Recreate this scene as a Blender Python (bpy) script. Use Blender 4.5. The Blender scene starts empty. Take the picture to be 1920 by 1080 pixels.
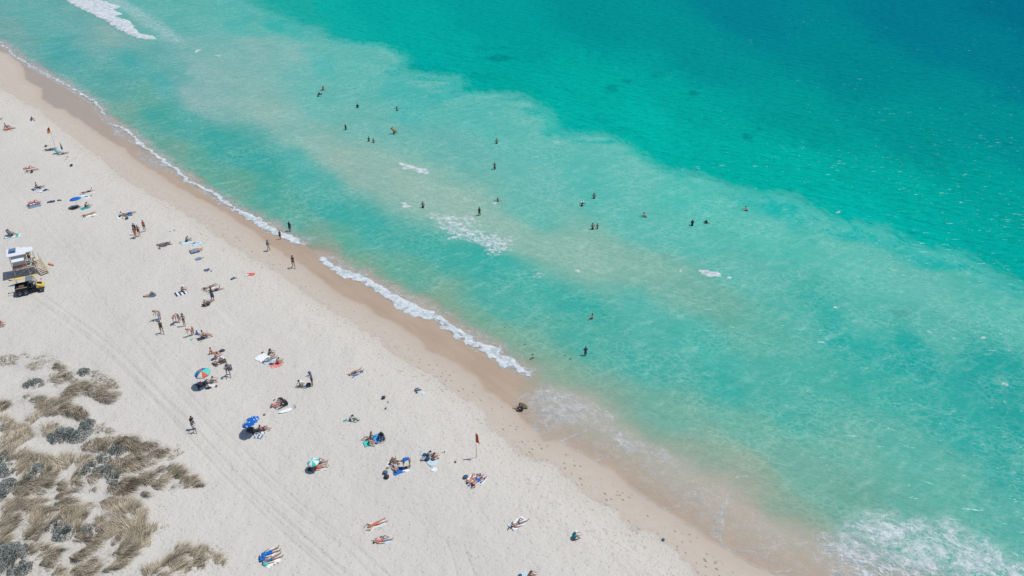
import bpy, bmesh, math, random
import numpy as np
from mathutils import Vector, Matrix
R = math.radians
PI = math.pi
rng = np.random.default_rng(7)
random.seed(11)
scene = bpy.context.scene
C = scene.collection

# ------------------------------------------------------------------ camera
CAM_H, PITCH, FPX = 57.0, R(33.0), 1600.0
SP, CP = math.sin(PITCH), math.cos(PITCH)
cam_d = bpy.data.cameras.new("camera")
cam_d.lens = 30.0; cam_d.sensor_width = 36.0
cam_d.clip_start = 0.5; cam_d.clip_end = 8000
cam = bpy.data.objects.new("camera", cam_d); C.objects.link(cam)
cam.location = (0, 0, CAM_H); cam.rotation_euler = (R(90) - PITCH, 0, 0)
scene.camera = cam

def ray_ground(u, v, z=0.0):
    """where the line of sight through a point of the photograph meets height z"""
    u = np.asarray(u, float); v = np.asarray(v, float)
    a = (u - 960) / FPX; b = -(v - 540) / FPX
    dy = CP + b * SP; dz = -SP + b * CP
    t = (CAM_H - z) / (-dz)
    return a * t, dy * t
def to_px(x, y, z=0.0):
    y = np.asarray(y, float); x = np.asarray(x, float)
    dz = z - CAM_H
    dep = y * CP - dz * SP
    up = y * SP + dz * CP
    return 960 + FPX * x / dep, 540 - FPX * up / dep

# ------------------------------------------------------------------ traced lines (photograph points)
CA = [(-900,-330),(-300,20),(0,165),(22,178),(40,190),(53,199),(72,205),(87,220),(108,235),(127,250),(145,265),(167,280),(190,298),(200,307),(218,325),(237,337),(267,357),
      (318,383),(365,412),(377,422),(399,433),(408,443),(429,455),(435,464),(458,474),(473,484),(503,502),(530,517),(553,533),(562,542),(584,557),(612,575),(640,593),
      (673,613),(710,637),(733,657),(760,680),(797,697),(838,726),(880,753),(911,775),(915,796),(958,831),(977,854),(1032,870),(1063,893),(1078,913),(1113,936),(1160,959),
      (1175,983),(1222,1002),(1269,1029),(1284,1053),(1304,1076),(1420,1150),(3000,2150)]
CB = [(-900,-380),(-300,-60),(0,97),(17,103),(43,127),(47,150),(76,167),(79,187),(100,203),(120,207),(138,220),(158,233),(182,250),(208,267),(233,280),(247,295),(273,315),(300,330),(317,343),
      (370,372),(429,405),(447,419),(466,430),(488,446),(510,464),(533,479),(553,490),(577,507),(600,526),(640,557),(683,573),(703,593),(740,607),(780,637),(800,657),(847,683),(873,698),
      (896,714),(907,734),(938,753),(966,771),(985,796),(1004,808),(1020,827),(1051,830),(1082,847),(1113,862),(1148,885),(1175,909),(1214,940),(1253,959),(1277,979),(1312,1002),
      (1350,1025),(1378,1045),(1417,1064),(1452,1078),(1540,1110),(3000,1900)]
CW = [(-900,-420),(-300,-90),(0,83),(30,110),(67,133),(127,167),(148,180),(175,198),(182,216),(200,233),(213,252),(230,260),(250,268),(257,288),(264,302),(280,312),(300,318),(317,323),
      (350,342),(385,365),(410,385),(441,400),(470,413),(488,427),(510,438),(533,449),(553,458),(571,459),(583,467),(597,480),(606,492),(640,520),(690,537),(720,557),(757,583),(813,603),(853,630),
      (893,657),(933,673),(950,690),(958,715),(962,740),(966,762),(985,790),(1004,808),(1020,827),(1051,830),(1082,847),(1113,862),(1148,885),(1175,909),(1214,940),(1253,959),(1277,979),(1312,1002),
      (1350,1025),(1378,1045),(1417,1064),(1452,1078),(1540,1110),(3000,1900)]
CG = [(-900,-430),(-300,-100),(0,76),(30,100),(67,124),(127,156),(160,178),(190,202),(215,226),(250,252),(275,275),(310,300),(350,325),(400,360),(450,390),(500,415),(540,440),(585,462),(620,478),
      (660,500),(700,520),(740,545),(790,570),(830,592),(870,618),(910,645),(950,675),(990,703),(1016,722),(1050,735),(1098,753),(1144,777),(1175,805),(1207,835),(1269,858),(1347,893),(1401,940),
      (1436,972),(1490,1000),(1560,1040),(1640,1085),(3000,1700)]
CS = [(-900,-480),(0,-60),(120,-8),(300,70),(345,98),(420,110),(560,150),(640,215),(760,310),(800,330),(960,400),(1100,455),(1300,512),(1400,545),(1500,600),(1700,650),(3000,1250)]  # landward foot of the sand bar
CD = [(-900,-400),(300,-110),(400,-20),(470,15),(560,48),(600,70),(640,84),(702,88),(728,100),(742,113),(735,124),(738,135),(790,143),(846,149),(842,166),(822,178),(826,190),(858,181),(905,180),(960,181),(982,197),(1012,213),(1018,233),(1011,250),(1024,260),(1050,256),(1127,262),(1163,283),(1187,300),(1210,320),(1290,335),(1373,362),
      (1420,378),(1467,374),(1520,403),(1540,420),(1567,427),(1640,437),(1673,457),(1720,477),(1780,487),(1833,507),(1847,523),(1897,547),(2100,630),(3000,1000)]
LAND = 0.12
def wpoly(pts, z=0.0):
    p = np.array(pts, float); x, y = ray_ground(p[:, 0], p[:, 1], z); return np.stack([x, y], 1)
WP = {k: wpoly(v) for k, v in dict(A=CA, B=CB, W=CW, G=CG, S=CS, D=CD).items()}
def seg_dist(px, py, poly, near=None):
    d2 = np.full(px.shape, 1e12)
    for (x0, y0), (x1, y1) in zip(poly[:-1], poly[1:]):
        vx, vy = x1 - x0, y1 - y0; L = vx * vx + vy * vy + 1e-12
        t = np.clip(((px - x0) * vx + (py - y0) * vy) / L, 0, 1)
        q = (px - x0 - t * vx) ** 2 + (py - y0 - t * vy) ** 2
        np.minimum(d2, q, out=d2)
    return np.sqrt(d2)
def poly_inside(x, y, p):
    ins = np.zeros(x.shape, bool); j = len(p) - 1
    for i in range(len(p)):
        if p[i, 1] != p[j, 1]:
            c = (p[i, 1] > y) != (p[j, 1] > y)
            ins ^= c & (x < (p[j, 0] - p[i, 0]) * (y - p[i, 1]) / (p[j, 1] - p[i, 1]) + p[i, 0])
        j = i
    return ins
RAW = dict(A=CA, B=CB, W=CW, G=CG, S=CS, D=CD)
def sdist(px, py, key, cut=60.0):
    """signed distance in metres, positive seaward"""
    px = np.atleast_1d(np.asarray(px, float)); py = np.atleast_1d(np.asarray(py, float))
    u, v = to_px(px, py)
    r = np.array(RAW[key], float)
    sea = poly_inside(px, py, np.concatenate([WP[key], [[4000, 60], [4000, 5000], [-4000, 5000]]])) if key == 'D' else v < np.interp(u, r[:, 0], r[:, 1])
    d = seg_dist(px, py, WP[key])
    return np.clip(np.where(sea, d, -d), -cut, cut)

# ------------------------------------------------------------------ value noise
def _hash(ix, iy, s):
    h = (ix.astype(np.int64) * 374761393 + iy.astype(np.int64) * 668265263 + s * 974634777) & 0x7fffffff
    h = ((h ^ (h >> 13)) * 1274126177) & 0x7fffffff
    return ((h ^ (h >> 16)) & 0xffff) / 65535.0
def vnoise(x, y, s=0):
    x0 = np.floor(x); y0 = np.floor(y); fx = x - x0; fy = y - y0
    fx = fx * fx * (3 - 2 * fx); fy = fy * fy * (3 - 2 * fy)
    a = _hash(x0, y0, s); b = _hash(x0 + 1, y0, s); c = _hash(x0, y0 + 1, s); d = _hash(x0 + 1, y0 + 1, s)
    return (a * (1 - fx) + b * fx) * (1 - fy) + (c * (1 - fx) + d * fx) * fy
def fbm(x, y, s=0, n=4):
    t = 0; a = 0.5; w = 0
    for i in range(n):
        t = t + a * vnoise(x, y, s + i * 17); w += a; a *= 0.5; x = x * 2.03 + 5.2; y = y * 2.03 + 1.7
    return t / w
def sstep(a, b, x):
    t = np.clip((x - a) / (b - a), 0, 1); return t * t * (3 - 2 * t)

# ------------------------------------------------------------------ dune vegetation plan (photograph points: u, v, half width, half height, lean degrees, kind)
# kinds: g long grass tussock, r low sparse runner grass, s grey-green shrub
VEG = [
 (20,677,22,10,0,'r'),(50,668,10,5,0,'r'),(85,680,28,12,10,'r'),(106,688,14,7,0,'g'),(64,690,16,7,0,'r'),
 (66,722,18,9,-10,'s'),(100,716,18,10,-10,'g'),(128,708,22,10,10,'g'),(160,700,11,7,0,'s'),(185,712,26,11,20,'r'),(207,722,18,9,30,'r'),(128,738,14,9,-20,'g'),(150,730,20,10,-10,'g'),
 (176,735,16,10,10,'g'),(195,746,20,12,15,'g'),(218,738,8,5,0,'r'),
 (62,752,20,9,0,'g'),(88,770,28,14,-10,'g'),(118,762,13,14,0,'g'),(138,775,24,14,5,'g'),(66,790,10,9,0,'g'),(95,802,20,8,5,'r'),(158,790,12,10,0,'r'),
 (5,770,10,16,0,'g'),(8,800,12,14,0,'g'),(14,760,6,8,0,'r'),
 (90,818,14,10,0,'g'),(118,818,22,14,0,'s'),(148,814,22,15,0,'s'),(168,797,12,10,0,'s'),(190,806,12,12,0,'r'),(206,811,9,5,0,'r'),
 (42,820,15,20,0,'g'),(26,804,8,10,0,'r'),(58,828,10,8,0,'g'),(36,838,14,12,0,'g'),
 (10,840,14,18,0,'g'),(28,858,18,14,-10,'g'),(6,862,12,14,0,'s'),(52,862,20,10,-20,'g'),(75,870,12,8,-20,'g'),(14,885,16,12,0,'s'),(40,884,14,12,-20,'g'),
 (70,890,16,16,0,'s'),(60,905,18,14,0,'g'),(84,908,18,10,0,'g'),(100,885,16,14,-40,'g'),(122,875,18,12,-40,'g'),(20,915,16,14,0,'s'),(42,925,18,12,0,'g'),(115,918,9,8,-20,'g'),(66,928,20,8,0,'r'),
 (8,935,10,10,0,'s'),
 (180,838,22,12,-10,'g'),(212,832,26,13,0,'g'),(245,833,28,13,5,'g'),(278,842,24,12,10,'g'),(304,846,16,12,20,'r'),(328,852,12,16,30,'r'),
 (160,875,12,14,0,'g'),(190,865,18,12,-20,'s'),(200,885,20,12,-20,'s'),(162,885,16,12,-30,'s'),(222,848,18,10,0,'s'),(228,872,22,12,0,'g'),(222,895,14,12,0,'s'),(252,860,22,14,0,'g'),(276,865,18,10,0,'r'),
 (176,900,12,8,0,'g'),(145,908,10,12,0,'g'),(228,915,22,14,-10,'g'),(243,908,14,10,0,'g'),(270,928,6,5,0,'g'),
 (278,898,20,10,10,'g'),(304,905,22,16,10,'g'),(330,890,20,12,0,'g'),(345,898,22,13,20,'g'),(362,904,16,6,20,'r'),(300,882,14,8,0,'r'),(178,918,8,6,0,'r'),
 (118,935,20,7,-30,'g'),(40,950,26,10,0,'g'),(72,945,16,8,0,'r'),
 (15,970,18,14,0,'g'),(32,962,18,12,-20,'g'),(52,962,12,8,-20,'g'),(18,990,20,10,-20,'g'),
 (80,965,22,16,-30,'g'),(110,955,22,16,-30,'g'),(135,960,18,16,-30,'g'),(98,985,26,14,-30,'g'),(70,990,20,14,-40,'g'),(60,1010,18,12,-40,'g'),(135,985,26,16,-20,'g'),(160,975,14,12,-20,'g'),
 (108,990,14,12,0,'s'),(125,1005,18,12,0,'s'),(150,1010,22,14,0,'g'),(170,1000,12,12,0,'s'),(170,1020,16,12,0,'g'),(130,1003,7,5,0,'s'),
 (165,952,12,10,-40,'r'),(205,948,18,14,20,'g'),(228,958,22,14,20,'g'),(252,962,22,14,20,'g'),(195,975,14,10,0,'r'),(190,1002,14,14,0,'g'),(212,1010,14,14,0,'g'),(232,985,16,14,0,'g'),(255,990,22,14,10,'g'),
 (262,1010,20,14,0,'g'),(240,1020,20,14,0,'g'),(285,992,16,7,10,'r'),(305,990,8,6,0,'r'),(280,1018,8,8,0,'r'),
 (10,1020,16,14,0,'g'),(28,1040,26,16,0,'s'),(22,1062,30,18,0,'s'),(50,1070,14,12,0,'s'),(80,1035,18,14,0,'g'),(88,1055,18,12,0,'g'),(100,1070,24,12,0,'g'),(62,1045,14,14,0,'g'),(108,1048,16,10,0,'g'),
 (145,1050,16,14,0,'g'),(165,1055,18,16,0,'g'),(155,1075,20,10,0,'g'),(228,1045,22,14,-30,'g'),(215,1065,22,14,-30,'g'),(245,1035,12,10,-30,'g'),(196,1075,12,10,-20,'g'),
 (340,1035,14,10,0,'g'),(325,1060,20,14,0,'g'),(300,1068,18,12,0,'r'),(345,1065,14,12,0,'r'),(370,1045,14,12,0,'g'),(372,1060,12,10,0,'r'),(395,1035,20,8,20,'r'),(415,1050,14,12,0,'r'),(290,1078,18,8,0,'g'),
 (-30,700,20,14,0,'g'),(-40,830,24,18,0,'g'),(-30,900,24,18,0,'s'),(-40,980,24,18,0,'g'),(-30,1050,24,18,0,'s'),(30,1110,30,18,0,'g'),(120,1115,30,18,0,'g'),(220,1115,30,18,0,'g'),(320,1110,26,16,0,'g'),(-60,1110,30,18,0,'g'),
]
_vx, _vy = ray_ground([a[0] for a in VEG], [a[1] + 6 for a in VEG])
VEGW = np.stack([_vx, _vy], 1)
_vr = np.array([a[2] for a in VEG], float)
VEGR = np.maximum(_vr / 21.0, 0.5) * 1.15
VEGH = np.where(np.array([a[5] for a in VEG]) == 'r', 0.06, 0.20)

def height(x, y):
    """height of the dry ground (water level is 0)"""
    x = np.atleast_1d(np.asarray(x, float)); y = np.atleast_1d(np.asarray(y, float))
    d = sdist(x, y, 'W')
    z = np.where(d < 0, LAND * 1.6 * (1 - np.exp(d / 9.0)), np.maximum(-0.045 * d, -0.025))
    s_ = (d > 0) & (d < 40)
    if s_.any(): z[s_] -= 0.05 * np.clip(sdist(x[s_], y[s_], 'G'), 0, 60)
    z[d >= 40] = -1.8
    u, v = to_px(x, y)
    m = (u < 620) & (v > 560) & (d < -15)
    if m.any():
        xm, ym = x[m], y[m]
        rise = sstep(-8, 22, -(xm + 22) - 0.55 * (ym - 62) * -1 * 0) # gentle rise inland
        hz = 0.5 * sstep(-20, -48, xm) * sstep(95, 70, ym) * (0.4 + fbm(xm / 6.0, ym / 6.0, 3))
        hm = np.zeros_like(xm)
        for (cx, cy), r, h in zip(VEGW, VEGR, VEGH):
            q = ((xm - cx) ** 2 + (ym - cy) ** 2) / (r * r * 1.3)
            hm += np.where(q < 9, h * np.exp(-q), 0)
        z[m] += hz + 1.3 * (1 - np.exp(-hm))
    return z
def at(u, v):
    """point of the ground seen at a point of the photograph"""
    z = 0.0
    for _ in range(4):
        x, y = ray_ground(u, v, z); z = float(height(x, y)[0]); z = max(z, 0.0)
    return Vector((float(x), float(y), z))

# ------------------------------------------------------------------ node helpers
def new_mat(name):
    m = bpy.data.materials.new(name); m.use_nodes = True
    nt = m.node_tree; nt.nodes.clear()
    out = nt.nodes.new('ShaderNodeOutputMaterial'); b = nt.nodes.new('ShaderNodeBsdfPrincipled')
    nt.links.new(b.outputs[0], out.inputs[0])
    return m, nt, b
class NB:
    def __init__(s, nt): s.nt = nt
    def node(s, t, **k):
        n = s.nt.nodes.new(t)
        for a, v in k.items(): setattr(n, a, v)
        return n
    def put(s, sock, v):
        if isinstance(v, bpy.types.NodeSocket): s.nt.links.new(v, sock)
        else: sock.default_value = v
    def math(s, op, a, b=0.0, c=0.0, clamp=False):
        n = s.node('ShaderNodeMath', operation=op, use_clamp=clamp)
        s.put(n.inputs[0], a); s.put(n.inputs[1], b); s.put(n.inputs[2], c); return n.outputs[0]
    def attr(s, name, out='Fac'):
        n = s.node('ShaderNodeAttribute', attribute_name=name); return n.outputs[out]
    def pos(s):
        return s.node('ShaderNodeNewGeometry').outputs['Position']
    def mapping(s, vec, scale=(1, 1, 1), rot=(0, 0, 0), loc=(0, 0, 0)):
        if any(rot):
            q = s.node('ShaderNodeMapping'); s.put(q.inputs['Vector'], vec); q.inputs['Rotation'].default_value = rot; vec = q.outputs[0]
        n = s.node('ShaderNodeMapping'); s.put(n.inputs['Vector'], vec)
        n.inputs['Scale'].default_value = scale; n.inputs['Location'].default_value = loc
        return n.outputs[0]
    def noise(s, vec, scale, detail=3, rough=0.55, dist=0.0, out='Fac'):
        n = s.node('ShaderNodeTexNoise'); s.put(n.inputs['Vector'], vec)
        n.inputs['Scale'].default_value = scale; n.inputs['Detail'].default_value = detail
        n.inputs['Roughness'].default_value = rough; n.inputs['Distortion'].default_value = dist
        return n.outputs[out]
    def voro(s, vec, scale, feature='F1', out='Distance', rand=1.0):
        n = s.node('ShaderNodeTexVoronoi', feature=feature); s.put(n.inputs['Vector'], vec)
        n.inputs['Scale'].default_value = scale; n.inputs['Randomness'].default_value = rand
        return n.outputs[out]
    def smooth(s, v, a, b, lo=0.0, hi=1.0):
        n = s.node('ShaderNodeMapRange', interpolation_type='SMOOTHSTEP'); s.put(n.inputs[0], v)
        n.inputs[1].default_value = a; n.inputs[2].default_value = b; n.inputs[3].default_value = lo; n.inputs[4].default_value = hi
        return n.outputs[0]
    def lin(s, v, a, b, lo=0.0, hi=1.0):
        n = s.node('ShaderNodeMapRange'); s.put(n.inputs[0], v)
        n.inputs[1].default_value = a; n.inputs[2].default_value = b; n.inputs[3].default_value = lo; n.inputs[4].default_value = hi
        return n.outputs[0]
    def mix(s, f, a, b, blend='MIX'):
        n = s.node('ShaderNodeMix', data_type='RGBA', blend_type=blend)
        s.put(n.inputs[0], f); s.put(n.inputs[6], a if not isinstance(a, tuple) else (*a[:3], 1)); s.put(n.inputs[7], b if not isinstance(b, tuple) else (*b[:3], 1))
        return n.outputs[2]
    def bump(s, h, strength, dist, normal=None):
        n = s.node('ShaderNodeBump'); s.put(n.inputs['Height'], h); s.put(n.inputs['Strength'], strength); s.put(n.inputs['Distance'], dist)
        if normal is not None: s.put(n.inputs['Normal'], normal)
        return n.outputs[0]
def s2l(c):
    c = np.asarray(c, float) / 255.0
    return np.where(c <= 0.04045, c / 12.92, ((c + 0.055) / 1.055) ** 2.4)
LIGHT = np.array([1.43, 1.41, 1.41])       # picture value of a flat white surface: turns a seen colour into the surface's own colour
def alb(r, g, b, k=1.0):
    return tuple(np.clip(s2l((r, g, b)) / LIGHT * k, 0.002, 0.9))

# ------------------------------------------------------------------ world and sun
SUN_EL, SUN_AZ = R(67), math.atan2(0.22, 0.975)      # direction towards the sun, from +X
w = bpy.data.worlds.new("World"); scene.world = w; w.use_nodes = True
nt = w.node_tree; bg = nt.nodes['Background']
sky = nt.nodes.new('ShaderNodeTexSky'); sky.sky_type = 'NISHITA'; sky.sun_disc = False
sky.sun_elevation = SUN_EL; sky.sun_rotation = PI / 2 - SUN_AZ
nt.links.new(sky.outputs[0], bg.inputs[0]); bg.inputs[1].default_value = 0.105
sd = bpy.data.lights.new("sun", 'SUN'); sd.energy = 3.85; sd.angle = R(0.5); sd.color = (1.0, 0.945, 0.865)
sun = bpy.data.objects.new("sun", sd); C.objects.link(sun)
sv = Vector((math.cos(SUN_EL) * math.cos(SUN_AZ), math.cos(SUN_EL) * math.sin(SUN_AZ), math.sin(SUN_EL)))
sun.rotation_euler = sv.to_track_quat('Z', 'Y').to_euler(); sun.location = (0, 0, 120)
vs = scene.view_settings
vs.view_transform = 'Standard'; vs.look = 'None'; vs.exposure = 0.0; vs.gamma = 1.0; vs.use_curve_mapping = False
scene.cycles.use_denoising = False
scene.cycles.max_bounces = 5; scene.cycles.transparent_max_bounces = 6
scene.cycles.sample_clamp_indirect = 4.0
scene.cycles.sample_clamp_direct = 12.0
# ------------------------------------------------------------------ grid of ground points, finer nearer
NU, NV = 1000, 660
us = np.sinh(np.linspace(-1.0, 1.0, NU) * 1.1) / math.sinh(1.1) * 1.25
vsn = np.linspace(0, 1, NV)
ys = 26.0 * (270.0 / 26.0) ** vsn
ys = np.concatenate([np.linspace(-24, 25, 30), ys, 270 * (3800 / 270) ** np.linspace(0.03, 1, 24)])
NV = len(ys)
GX = us[None, :] * np.maximum(ys[:, None] * 0.9 + 14, 37.4); GY = np.repeat(ys[:, None], NU, 1)
gx, gy = GX.ravel(), GY.ravel()
gu, gv = to_px(gx, gy)
D = {k: sdist(gx, gy, k) for k in 'ABWGSD'}

def grid_mesh(name, x, y, z, keep, attrs, cols, mat, smooth=True):
    idx = np.arange(NU * NV).reshape(NV, NU)
    a, b, c, d = idx[:-1, :-1].ravel(), idx[:-1, 1:].ravel(), idx[1:, 1:].ravel(), idx[1:, :-1].ravel()
    kf = keep[a] | keep[b] | keep[c] | keep[d]
    q = np.stack([a, b, c, d], 1)[kf]
    used = np.unique(q); remap = np.full(NU * NV, -1); remap[used] = np.arange(len(used)); q = remap[q]
    me = bpy.data.meshes.new(name)
    me.vertices.add(len(used)); me.vertices.foreach_set('co', np.stack([x[used], y[used], z[used]], 1).astype(np.float32).ravel())
    nf = len(q); me.loops.add(nf * 4); me.loops.foreach_set('vertex_index', q.ravel().astype(np.int32))
    me.polygons.add(nf); me.polygons.foreach_set('loop_start', (np.arange(nf) * 4).astype(np.int32))
    me.polygons.foreach_set('use_smooth', np.ones(nf, bool))
    for k, v in attrs.items():
        at_ = me.attributes.new(k, 'FLOAT', 'POINT'); at_.data.foreach_set('value', v[used].astype(np.float32))
    for k, v in cols.items():
        at_ = me.attributes.new(k, 'FLOAT_COLOR', 'POINT')
        at_.data.foreach_set('color', np.concatenate([v[used], np.ones((len(used), 1))], 1).astype(np.float32).ravel())
    me.update(calc_edges=True); me.materials.append(mat)
    o = bpy.data.objects.new(name, me); C.objects.link(o)
    return o

# ------------------------------------------------------------------ sand
TRACKS = [  # wheel tracks across the dry sand (photograph points, half width m, strength)
 ([(60,560),(150,625),(215,680),(300,765),(380,850),(430,905),(520,990),(600,1060),(640,1100)],0.16,1.0),
 ([(75,552),(165,617),(232,672),(318,757),(398,840),(450,897),(540,980),(622,1052),(660,1085)],0.16,1.0),
 ([(110,590),(190,650),(262,722),(350,808),(420,880),(500,960),(575,1030),(640,1085)],0.12,.8),
 ([(250,640),(290,690),(360,770),(430,840),(500,910),(560,965),(650,1030),(700,1080)],0.12,.8),
 ([(262,632),(304,684),(374,762),(444,832),(514,902),(576,957),(664,1020),(730,1080)],0.12,.8),
 ([(130,560),(180,610),(260,700),(340,790),(410,862),(480,935),(560,1010)],0.10,.6),
 ([(150,500),(215,600),(240,630),(300,700),(400,800),(470,870),(545,945),(620,1000),(700,1050)],0.10,.5),
 ([(835,1012),(848,1042),(858,1080),(862,1100)],0.10,.8),([(868,1018),(880,1050),(890,1080),(893,1100)],0.10,.8),
 ([(0,345),(40,385),(90,440),(120,470),(150,510),(180,560)],0.10,.6),([(10,335),(52,378),(105,435),(140,475),(170,520),(200,570)],0.10,.6),
 ([(95,430),(125,460),(152,500),(170,540)],0.08,.5),
 ([(60,458),(100,455),(140,455),(175,465),(187,478)],0.10,.8),([(62,466),(100,463),(135,464),(165,475),(178,492)],0.10,.7),
 ([(70,478),(105,474),(135,478),(160,495),(170,515)],0.09,.6),([(72,488),(105,485),(128,490),(148,508)],0.09,.5),
 ([(0,562),(40,572),(90,585),(140,600),(190,640)],0.10,.8),([(0,575),(40,584),(90,598),(150,640)],0.10,.6),
 ([(20,330),(30,350),(60,378),(110,395),(160,450)],0.08,.5),
 ([(300,640),(420,760),(560,880),(640,950)],0.08,.4),
]
trk = np.zeros(NU * NV)
near = (D['W'] < 0) & (gu > -300) & (gu < 1200)
xi, yi = gx[near], gy[near]; tn = np.zeros(len(xi))
for pts, hw, s in TRACKS:
    p = np.array(pts, float)
    # smooth the polyline
    t = np.linspace(0, len(p) - 1, len(p) * 4); pu = np.interp(t, range(len(p)), p[:, 0]); pv = np.interp(t, range(len(p)), p[:, 1])
    k = np.array([.25, .5, .25])
    for _ in range(3):
        pu[1:-1] = np.convolve(pu, k, 'valid'); pv[1:-1] = np.convolve(pv, k, 'valid')
    d = seg_dist(xi, yi, wpoly(np.stack([pu, pv], 1), 0.15))
    tn = np.maximum(tn, s * np.exp(-(d / (hw * .85)) ** 2) * (0.6 + 0.4 * vnoise(xi / 3, yi / 3, 5)))
trk[near] = tn
zg = height(gx, gy)
# trodden sand: real lumps and hollows
dry = sstep(0.5, -1.0, D['A'])
inl = (D['W'] < 2) & (gy < 230)
lump = np.zeros(NU * NV)
lump[inl] = (fbm(gx[inl] * 1.7, gy[inl] * 1.4, 21, 3) - 0.5) * 0.09 + (fbm(gx[inl] * 0.35, gy[inl] * 0.35, 24, 3) - 0.5) * 0.25
zg = zg + lump * dry * sstep(0, -3, D['A']) - 0.055 * trk
vegd = np.zeros(NU * NV)
mm = near & (gu < 700) & (gv > 600)
xm, ym = gx[mm], gy[mm]; vd = np.zeros(len(xm))
for (cx, cy), r in zip(VEGW, VEGR):
    vd = np.maximum(vd, np.exp(-((xm - cx) ** 2 + (ym - cy) ** 2) / (r * r * 1.2)))
vegd[mm] = vd

m, nt, b = new_mat("beach_sand"); n = NB(nt)
P = n.pos()
dA, dB, dW = n.attr('dA'), n.attr('dB'), n.attr('dW')
wob = n.math('MULTIPLY', n.math('SUBTRACT', n.noise(P, 0.45, 7, .7), .5), 3.0)
wob2 = n.math('MULTIPLY', n.math('SUBTRACT', n.noise(P, 0.35, 4, .5), .5), 1.2)
eA = n.math('ADD', dA, wob)
eB = n.math('ADD', dB, wob2)
fA = n.smooth(eA, -0.35, 0.35)
fB = n.smooth(eB, -0.25, 0.5)
big = n.noise(P, 0.06, 3, .5); fine = n.noise(P, 9.0, 3, .6); mid = n.noise(P, 1.3, 4, .6)
dryc = n.mix(n.smooth(big, .35, .65), alb(209, 207, 202), alb(215, 212, 206))
dryc = n.mix(n.smooth(dA, -14, -1), dryc, alb(217, 213, 206))
dryc = n.mix(n.smooth(dA, -2.5, 0.5, 0, .45), dryc, alb(203, 193, 182))
# damp sand turned up where people tread
dugp = n.mapping(P, scale=(1, 1.25, 1), rot=(0, 0, R(30)))
dug = n.smooth(n.noise(dugp, 2.1, 3, .6), .57, .67)
dugm = n.smooth(dA, -7.0, -0.5); dugm = n.math('MULTIPLY', dugm, n.smooth(n.noise(P, .25, 2), .35, .6))
dryc = n.mix(n.math('MULTIPLY', n.math('MULTIPLY', dug, dugm), .75), dryc, alb(172, 158, 142))
# faint tan patches where someone has dug
pat = n.smooth(n.noise(n.mapping(P, loc=(31, 7, 0)), .33, 5, .7), .66, .74)
dryc = n.mix(n.math('MULTIPLY', pat, .30), dryc, alb(196, 182, 166))
moist = n.mix(n.smooth(mid, .35, .65), alb(199, 187, 174), alb(203, 192, 180))
moist = n.mix(n.smooth(dB, -1.8, 0), moist, alb(196, 182, 168))
# footprints on the firm damp sand
fpv = n.mapping(P, scale=(1.7, 3.2, 1), rot=(0, 0, R(46)))
fpd = n.voro(fpv, 0.8)
fps = n.smooth(fpd, .15, .27, 1, 0)
fpm = n.math('MULTIPLY', n.smooth(dA, -1.5, .8), n.smooth(dA, 1.4, 2.9, 1, 0))
fpm = n.math('MULTIPLY', fpm, n.smooth(n.noise(P, .5, 3, .6), .34, .50))
fpm = n.math('MULTIPLY', fpm, n.attr('steps'))
fp = n.math('MULTIPLY', fps, fpm)
moist = n.mix(n.math('MULTIPLY', fp, .9), moist, alb(150, 134, 118))
grey = n.attr('greyer')
wet = n.mix(n.smooth(n.noise(n.mapping(P, scale=(.4, 1.6, 1), rot=(0, 0, R(46))), .4, 4, .6), .35, .65), alb(180, 160, 141), alb(187, 168, 149))
wet = n.mix(grey, wet, alb(171, 161, 153))
col = n.mix(fA, dryc, moist)
wet = n.mix(n.smooth(dW, .6, 5.0), wet, alb(200, 187, 172))
col = n.mix(fB, col, wet)
gr = n.noise(P, 28.0, 2, .6)
col = n.mix(n.math('MULTIPLY', n.math('SUBTRACT', 1.0, fB), .10), col, n.mix(gr, (.2, .19, .17), (.75, .73, .7)))
col = n.mix(n.math('MULTIPLY', n.attr('trk'), .22), col, alb(172, 168, 160))
# litter and bits of root under the dune plants
vg = n.attr('veg')
lit = n.math('MULTIPLY', n.smooth(n.noise(P, 3.2, 4, .7), .47, .62), n.smooth(vg, .15, .8))
col = n.mix(n.math('MULTIPLY', lit, .6), col, alb(158, 146, 126))
n.put(b.inputs['Base Color'], col)
rough = n.math('SUBTRACT', .95, n.math('MULTIPLY', fB, .45)); n.put(b.inputs['Roughness'], rough)
b.inputs['Specular IOR Level'].default_value = .25
# surface relief
fpb = n.smooth(n.voro(n.mapping(P, scale=(1.0, 1.3, 1)), 2.0), .06, .34)
h1 = n.math('MULTIPLY', fpb, .055)
h2 = n.math('MULTIPLY', n.noise(n.mapping(P, scale=(1, 1.3, 1)), 2.6, 3, .6), .14)
dr = n.math('SUBTRACT', 1.0, fA)
hh = n.math('MULTIPLY', n.math('ADD', h1, h2), dr)
hh = n.math('SUBTRACT', hh, n.math('MULTIPLY', fp, .04))
hh = n.math('SUBTRACT', hh, n.math('MULTIPLY', n.attr('trk'), .05))
hh = n.math('ADD', hh, n.math('MULTIPLY', n.math('MULTIPLY', fine, .006), dr))
n.put(b.inputs['Normal'], n.bump(hh, 0.8, 1.0))
greyer = sstep(330, 100, gu) * 0.8
steps = 0.5 + 0.5 * sstep(700, 900, gu) + 0.5 * np.exp(-((gu - 480) / 90) ** 2)
sand = grid_mesh("beach_sand", gx, gy, zg, (D['W'] < 22) , dict(dA=D['A'], dB=D['B'], dW=D['W'], trk=trk, veg=vegd, greyer=greyer, steps=np.clip(steps, 0, 1)), {}, m)
sand['kind'] = 'structure'
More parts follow.
